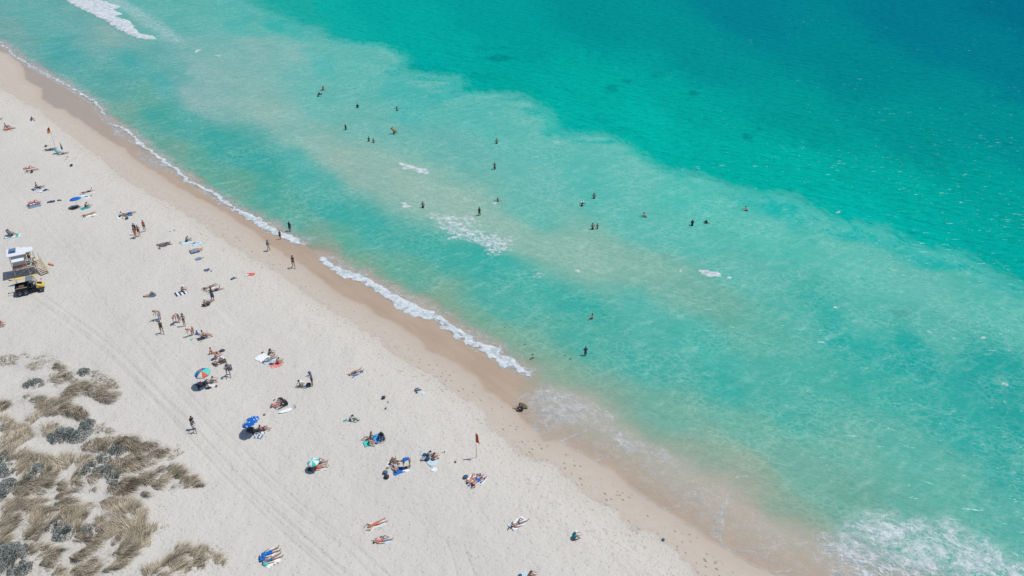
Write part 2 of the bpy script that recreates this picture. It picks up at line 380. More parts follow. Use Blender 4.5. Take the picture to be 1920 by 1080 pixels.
# ------------------------------------------------------------------ sea: colour of the water where it is deep, over sand bars, stirred-up sand
SC = [ # u, v, r, g, b as seen
(1900,10,4,116,138),(1700,20,4,124,143),(1400,20,6,132,146),(1100,20,5,148,150),(900,20,5,160,155),(700,10,8,168,160),(620,20,15,175,165),(560,5,30,172,163),
(1900,120,4,128,144),(1600,120,4,138,145),(1300,100,6,148,150),(1000,90,4,160,154),(850,80,7,169,160),(760,60,7,172,162),
(1900,250,4,146,148),(1700,250,4,150,147),(1500,230,4,156,150),(1300,200,4,168,158),(1100,160,4,173,161),(950,150,4,168,158),(820,130,5,172,163),
(1900,380,4,163,155),(1700,370,4,172,160),(1500,330,4,176,163),(1350,290,4,175,162),(1200,240,5,180,166),(1050,210,6,178,166),
(1880,480,6,170,160),(1750,460,5,177,166),(1600,410,5,180,168),(1450,380,8,180,168),
(1890,580,85,185,170),(1750,560,98,187,171),(1600,500,95,190,173),(1450,450,88,190,174),(1300,380,78,190,174),(1150,310,92,188,175),(1000,270,90,185,172),(900,220,85,183,172),(760,190,72,180,170),(680,130,92,183,172),(600,120,78,182,172),(540,60,50,178,167),(450,40,78,178,168),(340,20,90,176,166),(280,5,95,176,168),
(1000,330,100,185,172),(850,280,102,180,168),(1200,430,90,186,172),(1400,520,92,183,168),(1100,350,85,186,173),(1600,600,90,184,170),(1750,620,84,180,165),(1000,400,95,183,168),(1300,450,88,187,172),(700,230,104,180,168),(600,180,100,182,170),
(560,95,132,183,174),(480,90,126,180,172),(400,140,130,178,172),(370,180,136,179,173),(480,200,140,183,172),(560,230,130,183,172),(650,300,142,180,165),(760,345,146,185,168),(860,390,146,185,168),(940,425,140,184,167),(1000,450,138,184,165),(1050,463,136,184,166),(1100,478,138,184,166),(1160,490,130,182,163),(1220,505,124,181,161),(1300,540,114,177,159),(1380,572,106,176,157),(1460,610,90,178,160),(330,130,98,170,165),(440,150,128,180,170),(600,270,138,183,170),(700,330,140,182,168),
(60,30,95,170,165),(30,60,108,165,158),(150,50,96,168,163),(120,90,76,165,160),(230,110,76,168,163),(300,150,80,170,165),(350,230,76,168,160),(300,220,70,165,155),(190,150,82,165,158),(280,190,92,166,150),(170,60,120,172,165),(200,70,130,172,165),
(400,270,55,165,155),(480,300,55,165,155),(560,320,78,175,165),(600,345,80,174,163),(550,400,86,170,152),(620,390,55,170,158),(700,420,65,172,160),(650,450,88,170,150),(600,440,112,164,146),(450,350,100,165,145),(500,360,70,168,152),(380,300,85,165,148),(340,290,110,165,145),(230,205,110,166,150),
(800,470,60,172,158),(760,520,92,170,150),(700,510,118,167,143),(900,500,50,172,158),(950,500,60,174,160),(1000,540,70,177,162),(950,570,76,174,158),(1080,580,55,172,158),(900,610,112,172,148),(830,570,128,168,143),(980,650,118,171,148),(1100,640,76,174,157),(1050,700,128,172,150),(1200,580,84,180,165),(1200,680,70,175,160),(1300,640,75,180,165),(1350,720,64,175,160),(1150,740,122,172,152),(1250,780,112,175,155),(1400,800,106,178,158),(1300,840,134,172,152),(1500,780,74,175,158),(940,660,135,168,143),(760,555,135,166,142),(620,470,135,162,142),
(1500,600,84,180,165),(1600,630,35,172,158),(1560,590,50,174,160),(1500,700,76,178,162),(1700,660,28,168,157),(1650,720,60,174,159),(1850,700,32,164,154),(1900,780,40,164,154),(1800,800,50,170,158),(1700,850,92,178,162),(1600,850,106,178,160),(1500,880,112,175,155),(1400,880,142,171,150),(1450,960,128,170,148),(1600,930,106,170,150),(1750,900,96,178,160),(1900,900,60,170,158),(1880,980,86,175,160),(1700,950,102,175,158),(1800,1060,90,172,155),(1650,1050,106,172,155),(1500,1030,160,172,155),(1400,960,170,170,152),
(2300,300,4,140,145),(2300,700,20,160,152),(2300,-100,4,105,130),(1500,-200,5,112,132),(900,-150,5,135,145),(500,-100,40,165,158),(100,-80,85,168,160),(-200,-100,95,168,160),(2300,1100,80,172,158),(960,-450,6,95,120),
]
SC = np.array(SC, float)
cx_, cy_ = ray_ground(SC[:, 0], np.maximum(SC[:, 1], -440))
seak = D['W'] > -2.5
sx, sy = gx[seak], gy[seak]
su, sv_ = gu[seak], np.maximum(gv[seak], -490)
# blend in the plane of the shore: along-shore streaks; domain warp for ragged edges
wx = (fbm(sx / 9, sy / 9, 40, 4) - .5) * 60; wy = (fbm(sx / 9, sy / 9, 60, 4) - .5) * 40
ang = math.atan2(600, 960); ca, sa = math.cos(ang), math.sin(ang)
qu, qv = su + wx, sv_ + wy
ea, eb = (qu * ca + qv * sa) / 1.9, (-qu * sa + qv * ca)
pa, pb = (SC[:, 0] * ca + SC[:, 1] * sa) / 1.9, (-SC[:, 0] * sa + SC[:, 1] * ca)
num = np.zeros((len(sx), 3)); den = np.zeros(len(sx))
side_v = D['D'][seak] + (fbm(sx / 5.0, sy / 2.2, 80, 5) - .5) * 11.0      # ragged rim of the shallow bar
sw_ = 2.3 + 7 * sstep(700, 540, su) + 2.5 * sstep(1250, 1600, su)
side = sstep(-1, 1, side_v / sw_)
pside = (sdist(cx_, cy_, 'D') > 0)
lin_c = s2l(SC[:, 2:5])
for i in range(len(SC)):
    w_ = 1.0 / ((ea - pa[i]) ** 2 + (eb - pb[i]) ** 2 + 170.0) ** 1.95
    w_ = w_ * (side if pside[i] else (1 - side)) + 1e-16
    num += w_[:, None] * lin_c[i]; den += w_
col = num / den[:, None]
# dark reefs and weed on the bottom
REEF = [(938,110,26,6,.55),(905,90,18,5,.2),(935,90,16,4,.2),(1148,166,14,6,.5),(1175,152,10,4,.5),(1232,141,14,7,.25),(1297,175,8,5,.6),(1400,257,10,5,.6),(1424,241,6,4,.4),(905,142,30,7,.18),
        (800,130,40,12,.15),(1160,245,30,8,.18),(1130,222,50,8,.12),(612,397,10,6,.0),(1690,588,16,6,.3),(1740,700,30,5,.15),(1350,590,20,8,.12),(1250,480,10,6,.2)]
dk = np.zeros(len(sx)); wq = (fbm(sx / 1.6, sy / 1.6, 90, 4) - .5)
for (u0, v0, a_, b_, s_) in REEF:
    q = ((su + wq * 22 - u0) / a_) ** 2 + ((sv_ + wq * 9 - v0) / b_) ** 2
    dk = np.maximum(dk, s_ * .8 * sstep(1.9, 0.1, q + (fbm(sx / 1.2, sy / 1.2, 97, 4) - .5) * 2.2))
col = col * (1 - dk[:, None] * np.array([.6, .62, .5]))
# ------------------------------------------------------------------ foam
def poly_in(u, v, pts):
    p = np.array(pts, float); ins = np.zeros(u.shape, bool); j = len(p) - 1
    for i in range(len(p)):
        c = (p[i, 1] > v) != (p[j, 1] > v)
        with np.errstate(divide='ignore', invalid='ignore'):
            xs = (p[j, 0] - p[i, 0]) * (v - p[i, 1]) / (p[j, 1] - p[i, 1]) + p[i, 0]
        ins ^= c & (u < xs); j = i
    return ins
def closed(pts): return wpoly(list(pts) + [pts[0]])
foam = np.zeros(len(sx)); lace = np.zeros(len(sx)); thin = np.zeros(len(sx)); swirl = np.zeros(len(sx))
def region(pts, soft, strength, arr, rag=1.6):
    p = wpoly(pts); bx0, by0 = p.min(0) - 4; bx1, by1 = p.max(0) + 4
    k = np.where((sx > bx0) & (sx < bx1) & (sy > by0) & (sy < by1))[0]
    if not len(k): return
    ins = poly_in(sx[k], sy[k], p); d = seg_dist(sx[k], sy[k], closed(pts))
    sd_ = np.where(ins, d, -d) + (fbm(sx[k] * 1.1, sy[k] * 1.1, 201, 4) - .5) * rag
    val = strength * sstep(-soft, soft, sd_)
    arr[k] = np.maximum(arr[k], val)
def ribbon(pts, hw, strength, arr):
    p = wpoly(pts); bx0, by0 = p.min(0) - 4; bx1, by1 = p.max(0) + 4
    k = np.where((sx > bx0) & (sx < bx1) & (sy > by0) & (sy < by1))[0]
    if not len(k): return
    wb = .5 * max(min(hw * 2.2, 1.4), .55)
    d = seg_dist(sx[k] + (fbm(sx[k] * .9, sy[k] * .9, 211, 4) - .5) * wb * 2, sy[k] + (fbm(sx[k] * .9, sy[k] * .9, 221, 4) - .5) * wb * 2, p)
    arr[k] = np.maximum(arr[k], strength * np.exp(-(d / hw) ** 2))
# breaker, top left
region([(-20,-70),(60,-30),(123,0),(147,15),(183,33),(213,50),(233,62),(257,72),(277,75),(300,74),(287,68),(263,64),(250,50),(246,40),(215,31),(232,27),(212,18),(228,14),(205,6),(188,0),(120,-50),(40,-90)],.5,1.0,foam)
region([(0,-60),(60,-38),(125,-12),(190,5),(240,25),(262,45),(290,60),(305,74),(350,84),(330,60),(270,20),(200,-20),(100,-70)],1.5,.5,lace)
region([(345,86),(352,89),(350,91)],.3,.9,foam); region([(361,92),(379,94),(368,98)],.4,.95,foam); region([(402,101),(414,107),(404,105)],.4,.95,foam)
# small crests
region([(748,306),(765,307),(785,314),(810,320),(798,328),(775,322),(756,316)],.6,.80,foam)
region([(750,379),(762,382),(776,387),(768,392),(755,388)],.5,.85,foam)
region([(1303,504),(1322,509),(1358,511),(1350,519),(1334,522),(1318,514)],.4,1.0,foam)
region([(1362,518),(1378,521),(1366,523)],.5,.8,foam)
region([(1262,516),(1285,498),(1282,506),(1266,520)],.4,.62,foam)
region([(916,378),(934,381),(928,384)],.4,.8,foam)
region([(900,322),(925,315),(925,318),(903,326)],.5,.5,foam)
region([(1548,400),(1575,396),(1575,401),(1552,403)],.3,.75,foam)
for (u0, v0, L_) in [(1735,462,16),(1785,457,10),(1690,612,34),(1755,624,38),(1850,634,30),(1530,577,14),(1575,577,20),(1455,598,10),(1495,597,8),(1890,648,14),(1880,720,18),(1700,698,14),(1590,598,8),(1480,577,10),(1830,700,16)]:
    region([(u0 - L_ / 2, v0 - 2), (u0 + L_ / 2, v0), (u0 + L_ / 3, v0 + 3), (u0 - L_ / 3, v0 + 1.5)], .4, .72, foam)
# torn foam patches
region([(792,398),(830,394),(870,398),(905,396),(905,425),(940,435),(972,440),(976,470),(955,478),(915,486),(900,470),(870,462),(835,452),(815,430),(800,418)],2.2,.65,foam,2.5)
region([(873,392),(893,396),(897,418),(880,412)],.8,.62,foam)
region([(935,455),(960,448),(975,460),(970,474),(945,478)],1.2,.62,foam)
region([(515,292),(530,285),(555,290),(548,304),(522,304)],1.2,.50,foam)
region([(985,515),(1005,502),(1030,503),(1040,515),(1015,528),(990,528)],1.2,.54,foam); region([(1075,504),(1085,505),(1092,511),(1082,512)],.5,.6,foam)
region([(1255,795),(1270,780),(1295,785),(1298,800),(1270,806)],1.2,.45,foam)
# shore break
def along(pts, hw, s, arr=foam): ribbon(pts, hw, s, arr)
along([(-300,-93),(0,80),(30,106),(67,129),(127,160),(160,180),(187,200),(200,216)],.55,.80)
along([(205,232),(230,240),(246,252),(262,270),(290,290),(330,318),(352,340),(400,362),(440,392),(480,410),(515,430),(545,445),(570,458)],.45,.95)
region([(182,214),(200,214),(220,238),(250,262),(262,272),(262,282),(300,300),(340,322),(352,340),(317,326),(290,318),(264,304),(256,290),(248,270),(228,262),(210,252),(198,234)],.8,.62,lace)
region([(0,83),(67,125),(127,160),(175,192),(182,214),(170,200),(125,170),(60,135),(0,92)],.8,.80,lace)
region([(330,318),(352,338),(400,360),(430,370),(400,352),(410,368),(440,385),(410,385),(385,367),(350,345)],.8,.7,lace)
region([(425,388),(445,396),(480,406),(520,428),(555,446),(572,458),(553,459),(533,450),(510,440),(488,429),(470,415),(441,402)],.6,.93,foam)
ribbon([(0,76),(67,124),(127,154),(187,194),(205,228),(246,248),(290,285),(352,334),(440,386),(515,424),(570,454)], 1.5, .5, lace)
ribbon([(604,478),(660,506),(720,534),(790,572),(853,610),(930,653),(990,698)], 1.3, .55, lace)
along([(604,484),(625,500),(660,514),(690,525),(720,544),(757,567),(790,580),(820,594),(853,618),(893,643),(930,661),(960,678),(985,698),(990,704)],.55,1.0)
region([(604,486),(640,506),(690,524),(720,544),(757,567),(813,590),(853,618),(893,643),(933,662),(962,680),(988,702),(975,702),(950,692),(920,675),(893,659),(853,632),(813,605),(757,585),(720,559),(690,538),(640,519),(612,500)],.45,.93,foam)
# thin wash sliding up the sand
region([(962,765),(968,750),(985,738),(1010,728),(1030,726),(1060,735),(1100,752),(1145,778),(1165,800),(1207,835),(1270,860),(1350,895),(1400,945),(1436,975),(1500,1005),(1560,1050),(1600,1100),(1540,1110),(1452,1078),(1417,1064),(1378,1045),(1350,1022),(1312,1000),(1277,977),(1253,957),(1214,938),(1175,907),(1148,883),(1113,860),(1082,845),(1051,828),(1020,825),(1004,806),(985,790)],1.2,.27,lace)
region([(985,745),(1020,724),(1060,735),(1098,752),(1148,778),(1140,790),(1110,785),(1060,800),(1010,815),(1002,800)],2.0,.66,lace)
region([(1130,800),(1170,800),(1215,835),(1275,862),(1240,868),(1180,850),(1140,830)],1.5,.60,lace)
region([(1330,970),(1350,930),(1365,940),(1360,985),(1350,1020),(1330,1000)],1.5,.52,lace)
region([(1280,880),(1350,900),(1330,950),(1280,960)],2.0,.42,lace)
FR = [([(966,770),(964,756),(972,746),(985,739),(1003,736),(1030,732)],.9),([(982,795),(992,803),(1002,804),(1004,812),(1005,822),(1013,831),(1030,832),(1045,830),(1060,824),(1080,815),(1100,806)],.85),
      ([(1000,790),(1001,797),(1015,796),(1030,785),(1038,770)],.8),([(1005,798),(1020,800),(1040,800)],.5),([(1080,823),(1095,824)],.5),([(1052,830),(1068,838),(1085,846),(1100,855),(1114,863),(1130,862),(1142,858)],.8),
      ([(1114,863),(1130,873),(1146,885),(1160,884),(1175,878)],.7),([(1146,886),(1160,898),(1175,910),(1195,912),(1212,918)],.5),([(1176,911),(1200,930),(1215,940),(1240,952),(1254,953),(1275,950)],.7),
      ([(1215,940),(1253,959),(1277,979),(1290,985),(1308,978)],.7),([(1277,980),(1312,1003),(1352,1026)],.6),([(1366,925),(1362,945),(1353,965),(1356,985),(1349,1005),(1352,1022),(1362,1030),(1384,1034),(1408,1029),(1436,1028),(1462,1021),(1490,1022),(1512,1017)],.75),
      ([(1352,1027),(1378,1046),(1400,1058)],.5),([(1372,1036),(1385,1044),(1400,1044)],.6),([(1395,1056),(1420,1066),(1445,1074),(1470,1072),(1482,1068)],.8),([(1445,1075),(1470,1085)],.7),([(1230,830),(1205,840)],.5),
      ([(1100,752),(1115,756),(1125,768),(1140,772),(1148,780),(1145,790)],.9),([(1040,735),(1052,738),(1065,734)],.7),([(1060,735),(1075,742),(1090,750)],.8),([(1380,895),(1395,892),(1412,896)],.8),([(1398,942),(1410,955),(1432,972)],.4)]
for pts, s in FR: ribbon(pts, .11 + .05 * s, s * .95, thin)
# churned patch, lower right
region([(1525,1012),(1560,1000),(1600,985),(1615,965),(1660,958),(1700,972),(1740,972),(1775,966),(1800,985),(1820,1005),(1850,1012),(1880,1030),(1925,1045),(1990,1060),(1990,1100),(1580,1100),(1560,1060),(1540,1035)],2.0,.62,lace)
region([(1600,990),(1640,972),(1700,985),(1770,975),(1810,1000),(1790,1015),(1740,1005),(1680,1020),(1630,1010)],1.5,.66,foam,4)
region([(1830,1030),(1900,1045),(1990,1062),(1990,1100),(1850,1090)],1.5,.66,foam,4)
region([(1560,1030),(1700,1030),(1820,1020),(1900,1060),(1900,1100),(1600,1100)],2.5,.66,foam,4)
region([(1525,1012),(1560,1000),(1600,985),(1615,965),(1660,958),(1700,972),(1740,972),(1775,966),(1800,985),(1820,1005),(1850,1012),(1880,1030),(1925,1045),(1990,1060),(1990,1100),(1580,1100),(1560,1060),(1540,1035)],1.6,.75,swirl,4)
region([(1600,990),(1640,972),(1700,985),(1770,975),(1810,1000),(1790,1018),(1740,1008),(1680,1022),(1630,1012)],1.5,1.0,swirl,3)
region([(1800,1050),(1850,1030),(1900,1045),(1990,1062),(1990,1100),(1800,1100)],1.5,1.0,swirl,3)
region([(988,742),(1020,724),(1060,735),(1098,752),(1148,778),(1140,792),(1110,790),(1060,800),(1010,815),(1000,790)],1.5,.42,swirl,3)
region([(1130,795),(1175,800),(1215,835),(1275,862),(1330,885),(1260,875),(1180,850),(1140,830)],1.5,.34,swirl,3)
region([(182,214),(200,214),(220,238),(250,262),(262,282),(300,300),(340,322),(352,340),(317,326),(290,318),(264,304),(256,290),(248,270),(228,262),(210,252),(198,234)],.8,.5,swirl)
along([(1520,1022),(1500,1022)],.3,.3,thin)
dG = D['G'][seak]; dWs = D['W'][seak]
opac = sstep(-1.2, 2.6 + 2.9 * sstep(600, 1000, su), dG + (fbm(sx / 2.5, sy / 2.5, 71, 4) - .5) * 3.0)
film = 0.02 + 0.22 * sstep(0, 4, dWs)                                 # thin wash of milky water
opac = np.clip(film + (1 - film) * opac, 0, 1)
deep = sstep(-1.0, 3.0, D['D'][seak])
bar = np.exp(-((D['S'][seak]) / 8.0) ** 2)
# ------------------------------------------------------------------ waves: a real surface
far = np.clip(sy / 60.0, .8, 4)
def wave(ang_, L_, amp, seed):
    a_ = R(ang_); ph = (sx * math.cos(a_) + sy * math.sin(a_)) / L_ * 2 * PI + (fbm(sx / (L_ * 3), sy / (L_ * 3), seed, 3) - .5) * 9
    return amp * (np.sin(ph) + .25 * np.sin(2 * ph + 1)) * (.4 + 1.2 * vnoise(sx / (L_ * 4), sy / (L_ * 4), seed + 3))
zz = wave(62, 5.2, .010, 101) + wave(84, 3.1, .008, 111) + wave(47, 2.2, .007, 121) + wave(100, 1.5, .004, 131)
zz += (fbm(sx * .9, sy * 1.4, 151, 3) - .5) * .05
zz *= 1.6 * sstep(-0.5, 6, dG) * (.6 + .8 * deep)
# raised water under breaking crests
zz += .35 * np.clip(foam - .55, 0, 1) * sstep(-1, 3, dG) * (su < 420) + .12 * np.clip(foam - .3, 0, 1) * sstep(-1, 1.0, dG + 2)
full = lambda v_, fill=0.0: (lambda a_: (a_.__setitem__(seak, v_), a_)[1])(np.full(NU * NV, fill))
colf = np.zeros((NU * NV, 3)); colf[seak] = np.clip(col * (1 + (1 - deep)[:, None] * np.array([.04, -.005, .04])) * (1 + 1.1 * (opac * (1 - opac))[:, None]) / LIGHT, .001, .9)

m, nt, b = new_mat("sea_water"); n = NB(nt)
P = n.pos()
base = n.attr('water_col', 'Color')
deepA, foamA, laceA, thinA, opA = n.attr('deep'), n.attr('foam'), n.attr('lace'), n.attr('thin'), n.attr('opac')
barA = n.attr('bar')
shore = n.mapping(P, scale=(.45, 1.3, 1), rot=(0, 0, R(42)))       # streaks along the beach
horiz = n.mapping(P, scale=(.55, 1.25, 1), rot=(0, 0, R(12)))      # wind ripples
big = n.noise(shore, .10, 6, .62, .4)
med = n.noise(n.mapping(P, scale=(.55, 1.4, 1), rot=(0, 0, R(-34))), .62, 8, .74, .5)
rip = n.noise(horiz, 1.15, 5, .66, .3)
rip2 = n.noise(horiz, 3.2, 4, .7)
shal = n.math('SUBTRACT', 1.0, deepA)
c = n.mix(n.smooth(big, .30, .70, 0, .16), base, n.mix(1.0, base, (.55, .86, .84), 'MULTIPLY'))
# sun patterns painted into the water colour, and stirred sand on the shallow bottom
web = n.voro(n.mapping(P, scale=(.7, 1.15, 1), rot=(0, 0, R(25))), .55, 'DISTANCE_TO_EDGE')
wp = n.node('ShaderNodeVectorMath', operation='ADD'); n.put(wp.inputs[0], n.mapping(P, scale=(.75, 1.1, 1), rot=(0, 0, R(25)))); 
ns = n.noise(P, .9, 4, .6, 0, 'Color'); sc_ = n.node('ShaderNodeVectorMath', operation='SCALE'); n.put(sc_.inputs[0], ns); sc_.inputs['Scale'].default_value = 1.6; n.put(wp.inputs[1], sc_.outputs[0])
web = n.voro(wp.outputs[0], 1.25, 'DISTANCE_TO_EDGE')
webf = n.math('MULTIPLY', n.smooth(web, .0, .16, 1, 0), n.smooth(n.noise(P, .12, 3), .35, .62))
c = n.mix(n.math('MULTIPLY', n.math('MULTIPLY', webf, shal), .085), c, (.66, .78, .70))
c = n.mix(n.math('MULTIPLY', n.smooth(med, .48, .78), n.math('MULTIPLY', shal, .20)), c, (.50, .68, .58))
c = n.mix(n.math('MULTIPLY', n.smooth(med, .52, .25), n.math('MULTIPLY', shal, .30)), c, n.mix(1.0, c, (.50, .84, .80), 'MULTIPLY'))
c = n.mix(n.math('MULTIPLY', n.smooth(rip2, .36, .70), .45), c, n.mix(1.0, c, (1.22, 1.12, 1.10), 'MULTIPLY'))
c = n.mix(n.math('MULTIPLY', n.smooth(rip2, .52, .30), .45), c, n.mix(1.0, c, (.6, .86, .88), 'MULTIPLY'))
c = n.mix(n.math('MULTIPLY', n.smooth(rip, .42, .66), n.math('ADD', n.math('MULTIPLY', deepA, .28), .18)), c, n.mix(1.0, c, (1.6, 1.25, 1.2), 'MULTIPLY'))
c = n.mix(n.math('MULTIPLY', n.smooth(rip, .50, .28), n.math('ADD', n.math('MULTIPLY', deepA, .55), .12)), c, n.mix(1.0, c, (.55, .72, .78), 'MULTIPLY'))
# ragged pale fringe on the rim of the bar
frg = n.noise(n.mapping(P, scale=(1.6, .5, 1), rot=(0, 0, R(-18))), .5, 6, .7)
c = n.mix(n.math('MULTIPLY', n.smooth(n.math('ADD', frg, n.math('MULTIPLY', n.attr('rim'), .30)), .62, .80), n.math('MULTIPLY', n.attr('rim'), .22)), c, (.17, .47, .42))
# foam
fn = n.noise(n.mapping(P, scale=(.75, 1.2, 1), rot=(0, 0, R(35))), 1.5, 7, .72, .5)
fn2 = n.noise(P, 5.0, 4, .7)
fnn = n.math('ADD', n.math('MULTIPLY', fn, .75), n.math('MULTIPLY', fn2, .25))
fd = n.smooth(n.math('ADD', fnn, n.math('MULTIPLY', foamA, .56)), .78, .94)
fd = n.math('MULTIPLY', fd, n.smooth(foamA, .08, .3))
# lace: veins of bubbles
lv = n.node('ShaderNodeVectorMath', operation='ADD'); n.put(lv.inputs[0], n.mapping(P, scale=(.8, 1.15, 1), rot=(0, 0, R(30))))
sc2 = n.node('ShaderNodeVectorMath', operation='SCALE'); n.put(sc2.inputs[0], n.noise(P, .8, 6, .65, .3, 'Color')); sc2.inputs['Scale'].default_value = 3.4; n.put(lv.inputs[1], sc2.outputs[0])
e1 = n.voro(lv.outputs[0], .75, 'DISTANCE_TO_EDGE'); e2 = n.voro(lv.outputs[0], 1.9, 'DISTANCE_TO_EDGE')
v1 = n.smooth(e1, .0, .15, 1, 0); v2 = n.smooth(e2, .0, .16, 1, 0)
def ridge(sc, w_, seed, det=5, dist=.8):
    q = n.noise(n.mapping(P, loc=(seed, seed * .7, 0), scale=(.8, 1.1, 1), rot=(0, 0, R(30))), sc, det, .6, dist)
    return n.smooth(n.math('ABSOLUTE', n.math('SUBTRACT', q, .5)), 0, w_, 1, 0)
rg = n.math('MAXIMUM', ridge(.9, .020, 3.1), n.math('MULTIPLY', ridge(2.2, .035, 9.7), .6))
rg = n.math('MAXIMUM', rg, n.math('MULTIPLY', ridge(.35, .012, 17.3, 6), 1.0))
vein = n.math('MAXIMUM', rg, n.math('MULTIPLY', v2, .22))
lm = n.math('MULTIPLY', laceA, n.smooth(n.noise(P, .35, 5, .65), .25, .60, .35, 1))
lf = n.math('MULTIPLY', vein, n.smooth(lm, .02, .5))
lf = n.math('ADD', lf, n.math('MULTIPLY', n.smooth(n.math('ADD', fnn, n.math('MULTIPLY', lm, .5)), .72, .98), .55), clamp=True)
sw = n.math('MAXIMUM', ridge(.26, .05, 41.0, 7, 1.4), n.math('MULTIPLY', ridge(.6, .05, 23.0, 6, 1.2), .8))
sw = n.math('MAXIMUM', sw, n.math('MULTIPLY', n.smooth(fnn, .50, .66), .75))
swA = n.attr('swirl')
sw = n.math('MULTIPLY', sw, n.smooth(n.math('ADD', swA, n.math('MULTIPLY', n.math('SUBTRACT', n.noise(P, .3, 4, .6), .5), .9)), .15, .85), clamp=True)
sw = n.math('MULTIPLY', sw, n.smooth(swA, .02, .3))
th = n.math('MULTIPLY', n.smooth(thinA, .25, .8), n.smooth(n.noise(P, 1.2, 4, .6), .25, .6, .35, 1))
F = n.math('MAXIMUM', n.math('MAXIMUM', fd, n.math('MULTIPLY', lf, .90)), n.math('MAXIMUM', n.math('MULTIPLY', sw, .92), n.math('MULTIPLY', th, .72)), clamp=True)
# scattered whitecaps and painted sun glints: pale flecks in the water colour further out
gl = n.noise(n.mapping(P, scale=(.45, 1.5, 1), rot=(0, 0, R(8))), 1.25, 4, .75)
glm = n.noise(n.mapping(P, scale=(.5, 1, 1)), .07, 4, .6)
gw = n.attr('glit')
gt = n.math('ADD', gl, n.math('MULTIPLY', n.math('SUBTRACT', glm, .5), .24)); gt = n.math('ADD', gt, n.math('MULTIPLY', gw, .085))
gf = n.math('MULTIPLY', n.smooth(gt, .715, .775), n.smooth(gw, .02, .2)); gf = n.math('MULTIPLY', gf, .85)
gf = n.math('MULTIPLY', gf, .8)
fc = n.mix(n.smooth(n.noise(P, 1.3, 6, .7), .35, .62), alb(176, 194, 202), alb(226, 231, 236))
al = n.math('MAXIMUM', opA, F)
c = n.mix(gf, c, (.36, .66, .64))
c = n.mix(n.math('DIVIDE', F, n.math('MAXIMUM', al, .02), clamp=True), c, fc)
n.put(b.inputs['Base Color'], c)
b.inputs['IOR'].default_value = 1.33
n.put(b.inputs['Roughness'], n.math('ADD', .16, n.math('MULTIPLY', F, .7), clamp=True))
b.inputs['Specular IOR Level'].default_value = .0
n.put(b.inputs['Alpha'], al)
hb = n.math('ADD', n.math('MULTIPLY', rip, .30), n.math('MULTIPLY', rip2, .06)); hb = n.math('ADD', hb, n.math('MULTIPLY', F, .035))
hb = n.math('ADD', hb, n.math('MULTIPLY', n.noise(n.mapping(P, scale=(.35, 1.3, 1), rot=(0, 0, R(28))), .50, 5, .6, .3), .9))
bs = n.math('ADD', n.math('MULTIPLY', deepA, .40), .38)
bs = n.math('MULTIPLY', bs, n.smooth(opA, .1, .9, .15, 1))
n.put(b.inputs['Normal'], n.bump(hb, bs, 1.0))
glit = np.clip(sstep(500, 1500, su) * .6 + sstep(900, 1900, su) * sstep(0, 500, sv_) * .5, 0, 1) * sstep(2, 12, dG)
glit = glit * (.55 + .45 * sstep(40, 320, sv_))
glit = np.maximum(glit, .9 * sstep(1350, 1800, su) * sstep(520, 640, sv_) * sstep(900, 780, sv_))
rim = np.exp(-((D['D'][seak] - 1.2) / 3.2) ** 2) * sstep(560, 700, su)
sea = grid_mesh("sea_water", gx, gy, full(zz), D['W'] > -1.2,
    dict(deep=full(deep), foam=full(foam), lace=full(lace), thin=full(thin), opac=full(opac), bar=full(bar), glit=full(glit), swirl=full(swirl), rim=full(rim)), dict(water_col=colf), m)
sea['kind'] = 'structure'
# ------------------------------------------------------------------ plain materials with a little variation
_mats = {}
def mat(name, r, g, b, rough=.8, var=.12, spec=.3, scale=14.0, metal=0.0):
    key = name
    if key in _mats: return _mats[key]
    m, nt, bs = new_mat(name); n = NB(nt)
    tc = n.node('ShaderNodeTexCoord').outputs['Object']
    f = n.noise(tc, scale, 3, .6)
    lo = tuple(c * (1 - var * 1.6) for c in (r, g, b)); hi = tuple(min(1, c * (1 + var)) for c in (r, g, b))
    n.put(bs.inputs['Base Color'], n.mix(n.smooth(f, .3, .7), lo, hi))
    bs.inputs['Roughness'].default_value = rough; bs.inputs['Specular IOR Level'].default_value = spec; bs.inputs['Metallic'].default_value = metal
    n.put(bs.inputs['Normal'], n.bump(f, .15, .02))
    _mats[key] = m; return m
def stripes(name, c1, c2, freq, axis=0, duty=.5, third=None):
    if name in _mats: return _mats[name]
    m, nt, bs = new_mat(name); n = NB(nt)
    tc = n.node('ShaderNodeTexCoord').outputs['Object']
    sx_ = n.node('ShaderNodeSeparateXYZ'); n.put(sx_.inputs[0], tc)
    fr = n.math('FRACT', n.math('MULTIPLY', sx_.outputs[axis], freq))
    f = n.math('LESS_THAN', fr, duty)
    c = n.mix(f, c1, c2)
    if third: c = n.mix(n.math('GREATER_THAN', n.math('FRACT', n.math('MULTIPLY', sx_.outputs[1 - axis], freq * .7)), .6), c, third)
    c = n.mix(n.math('MULTIPLY', n.noise(tc, 12, 3), .15), c, (.1, .1, .1))
    n.put(bs.inputs['Base Color'], c); bs.inputs['Roughness'].default_value = .9; bs.inputs['Specular IOR Level'].default_value = .1
    _mats[name] = m; return m
def blotch(name, c1, c2, scale, thr=.5):
    if name in _mats: return _mats[name]
    m, nt, bs = new_mat(name); n = NB(nt)
    tc = n.node('ShaderNodeTexCoord').outputs['Object']
    f = n.smooth(n.voro(tc, scale), thr - .05, thr + .05)
    n.put(bs.inputs['Base Color'], n.mix(f, c1, c2)); bs.inputs['Roughness'].default_value = .85; bs.inputs['Specular IOR Level'].default_value = .1
    _mats[name] = m; return m
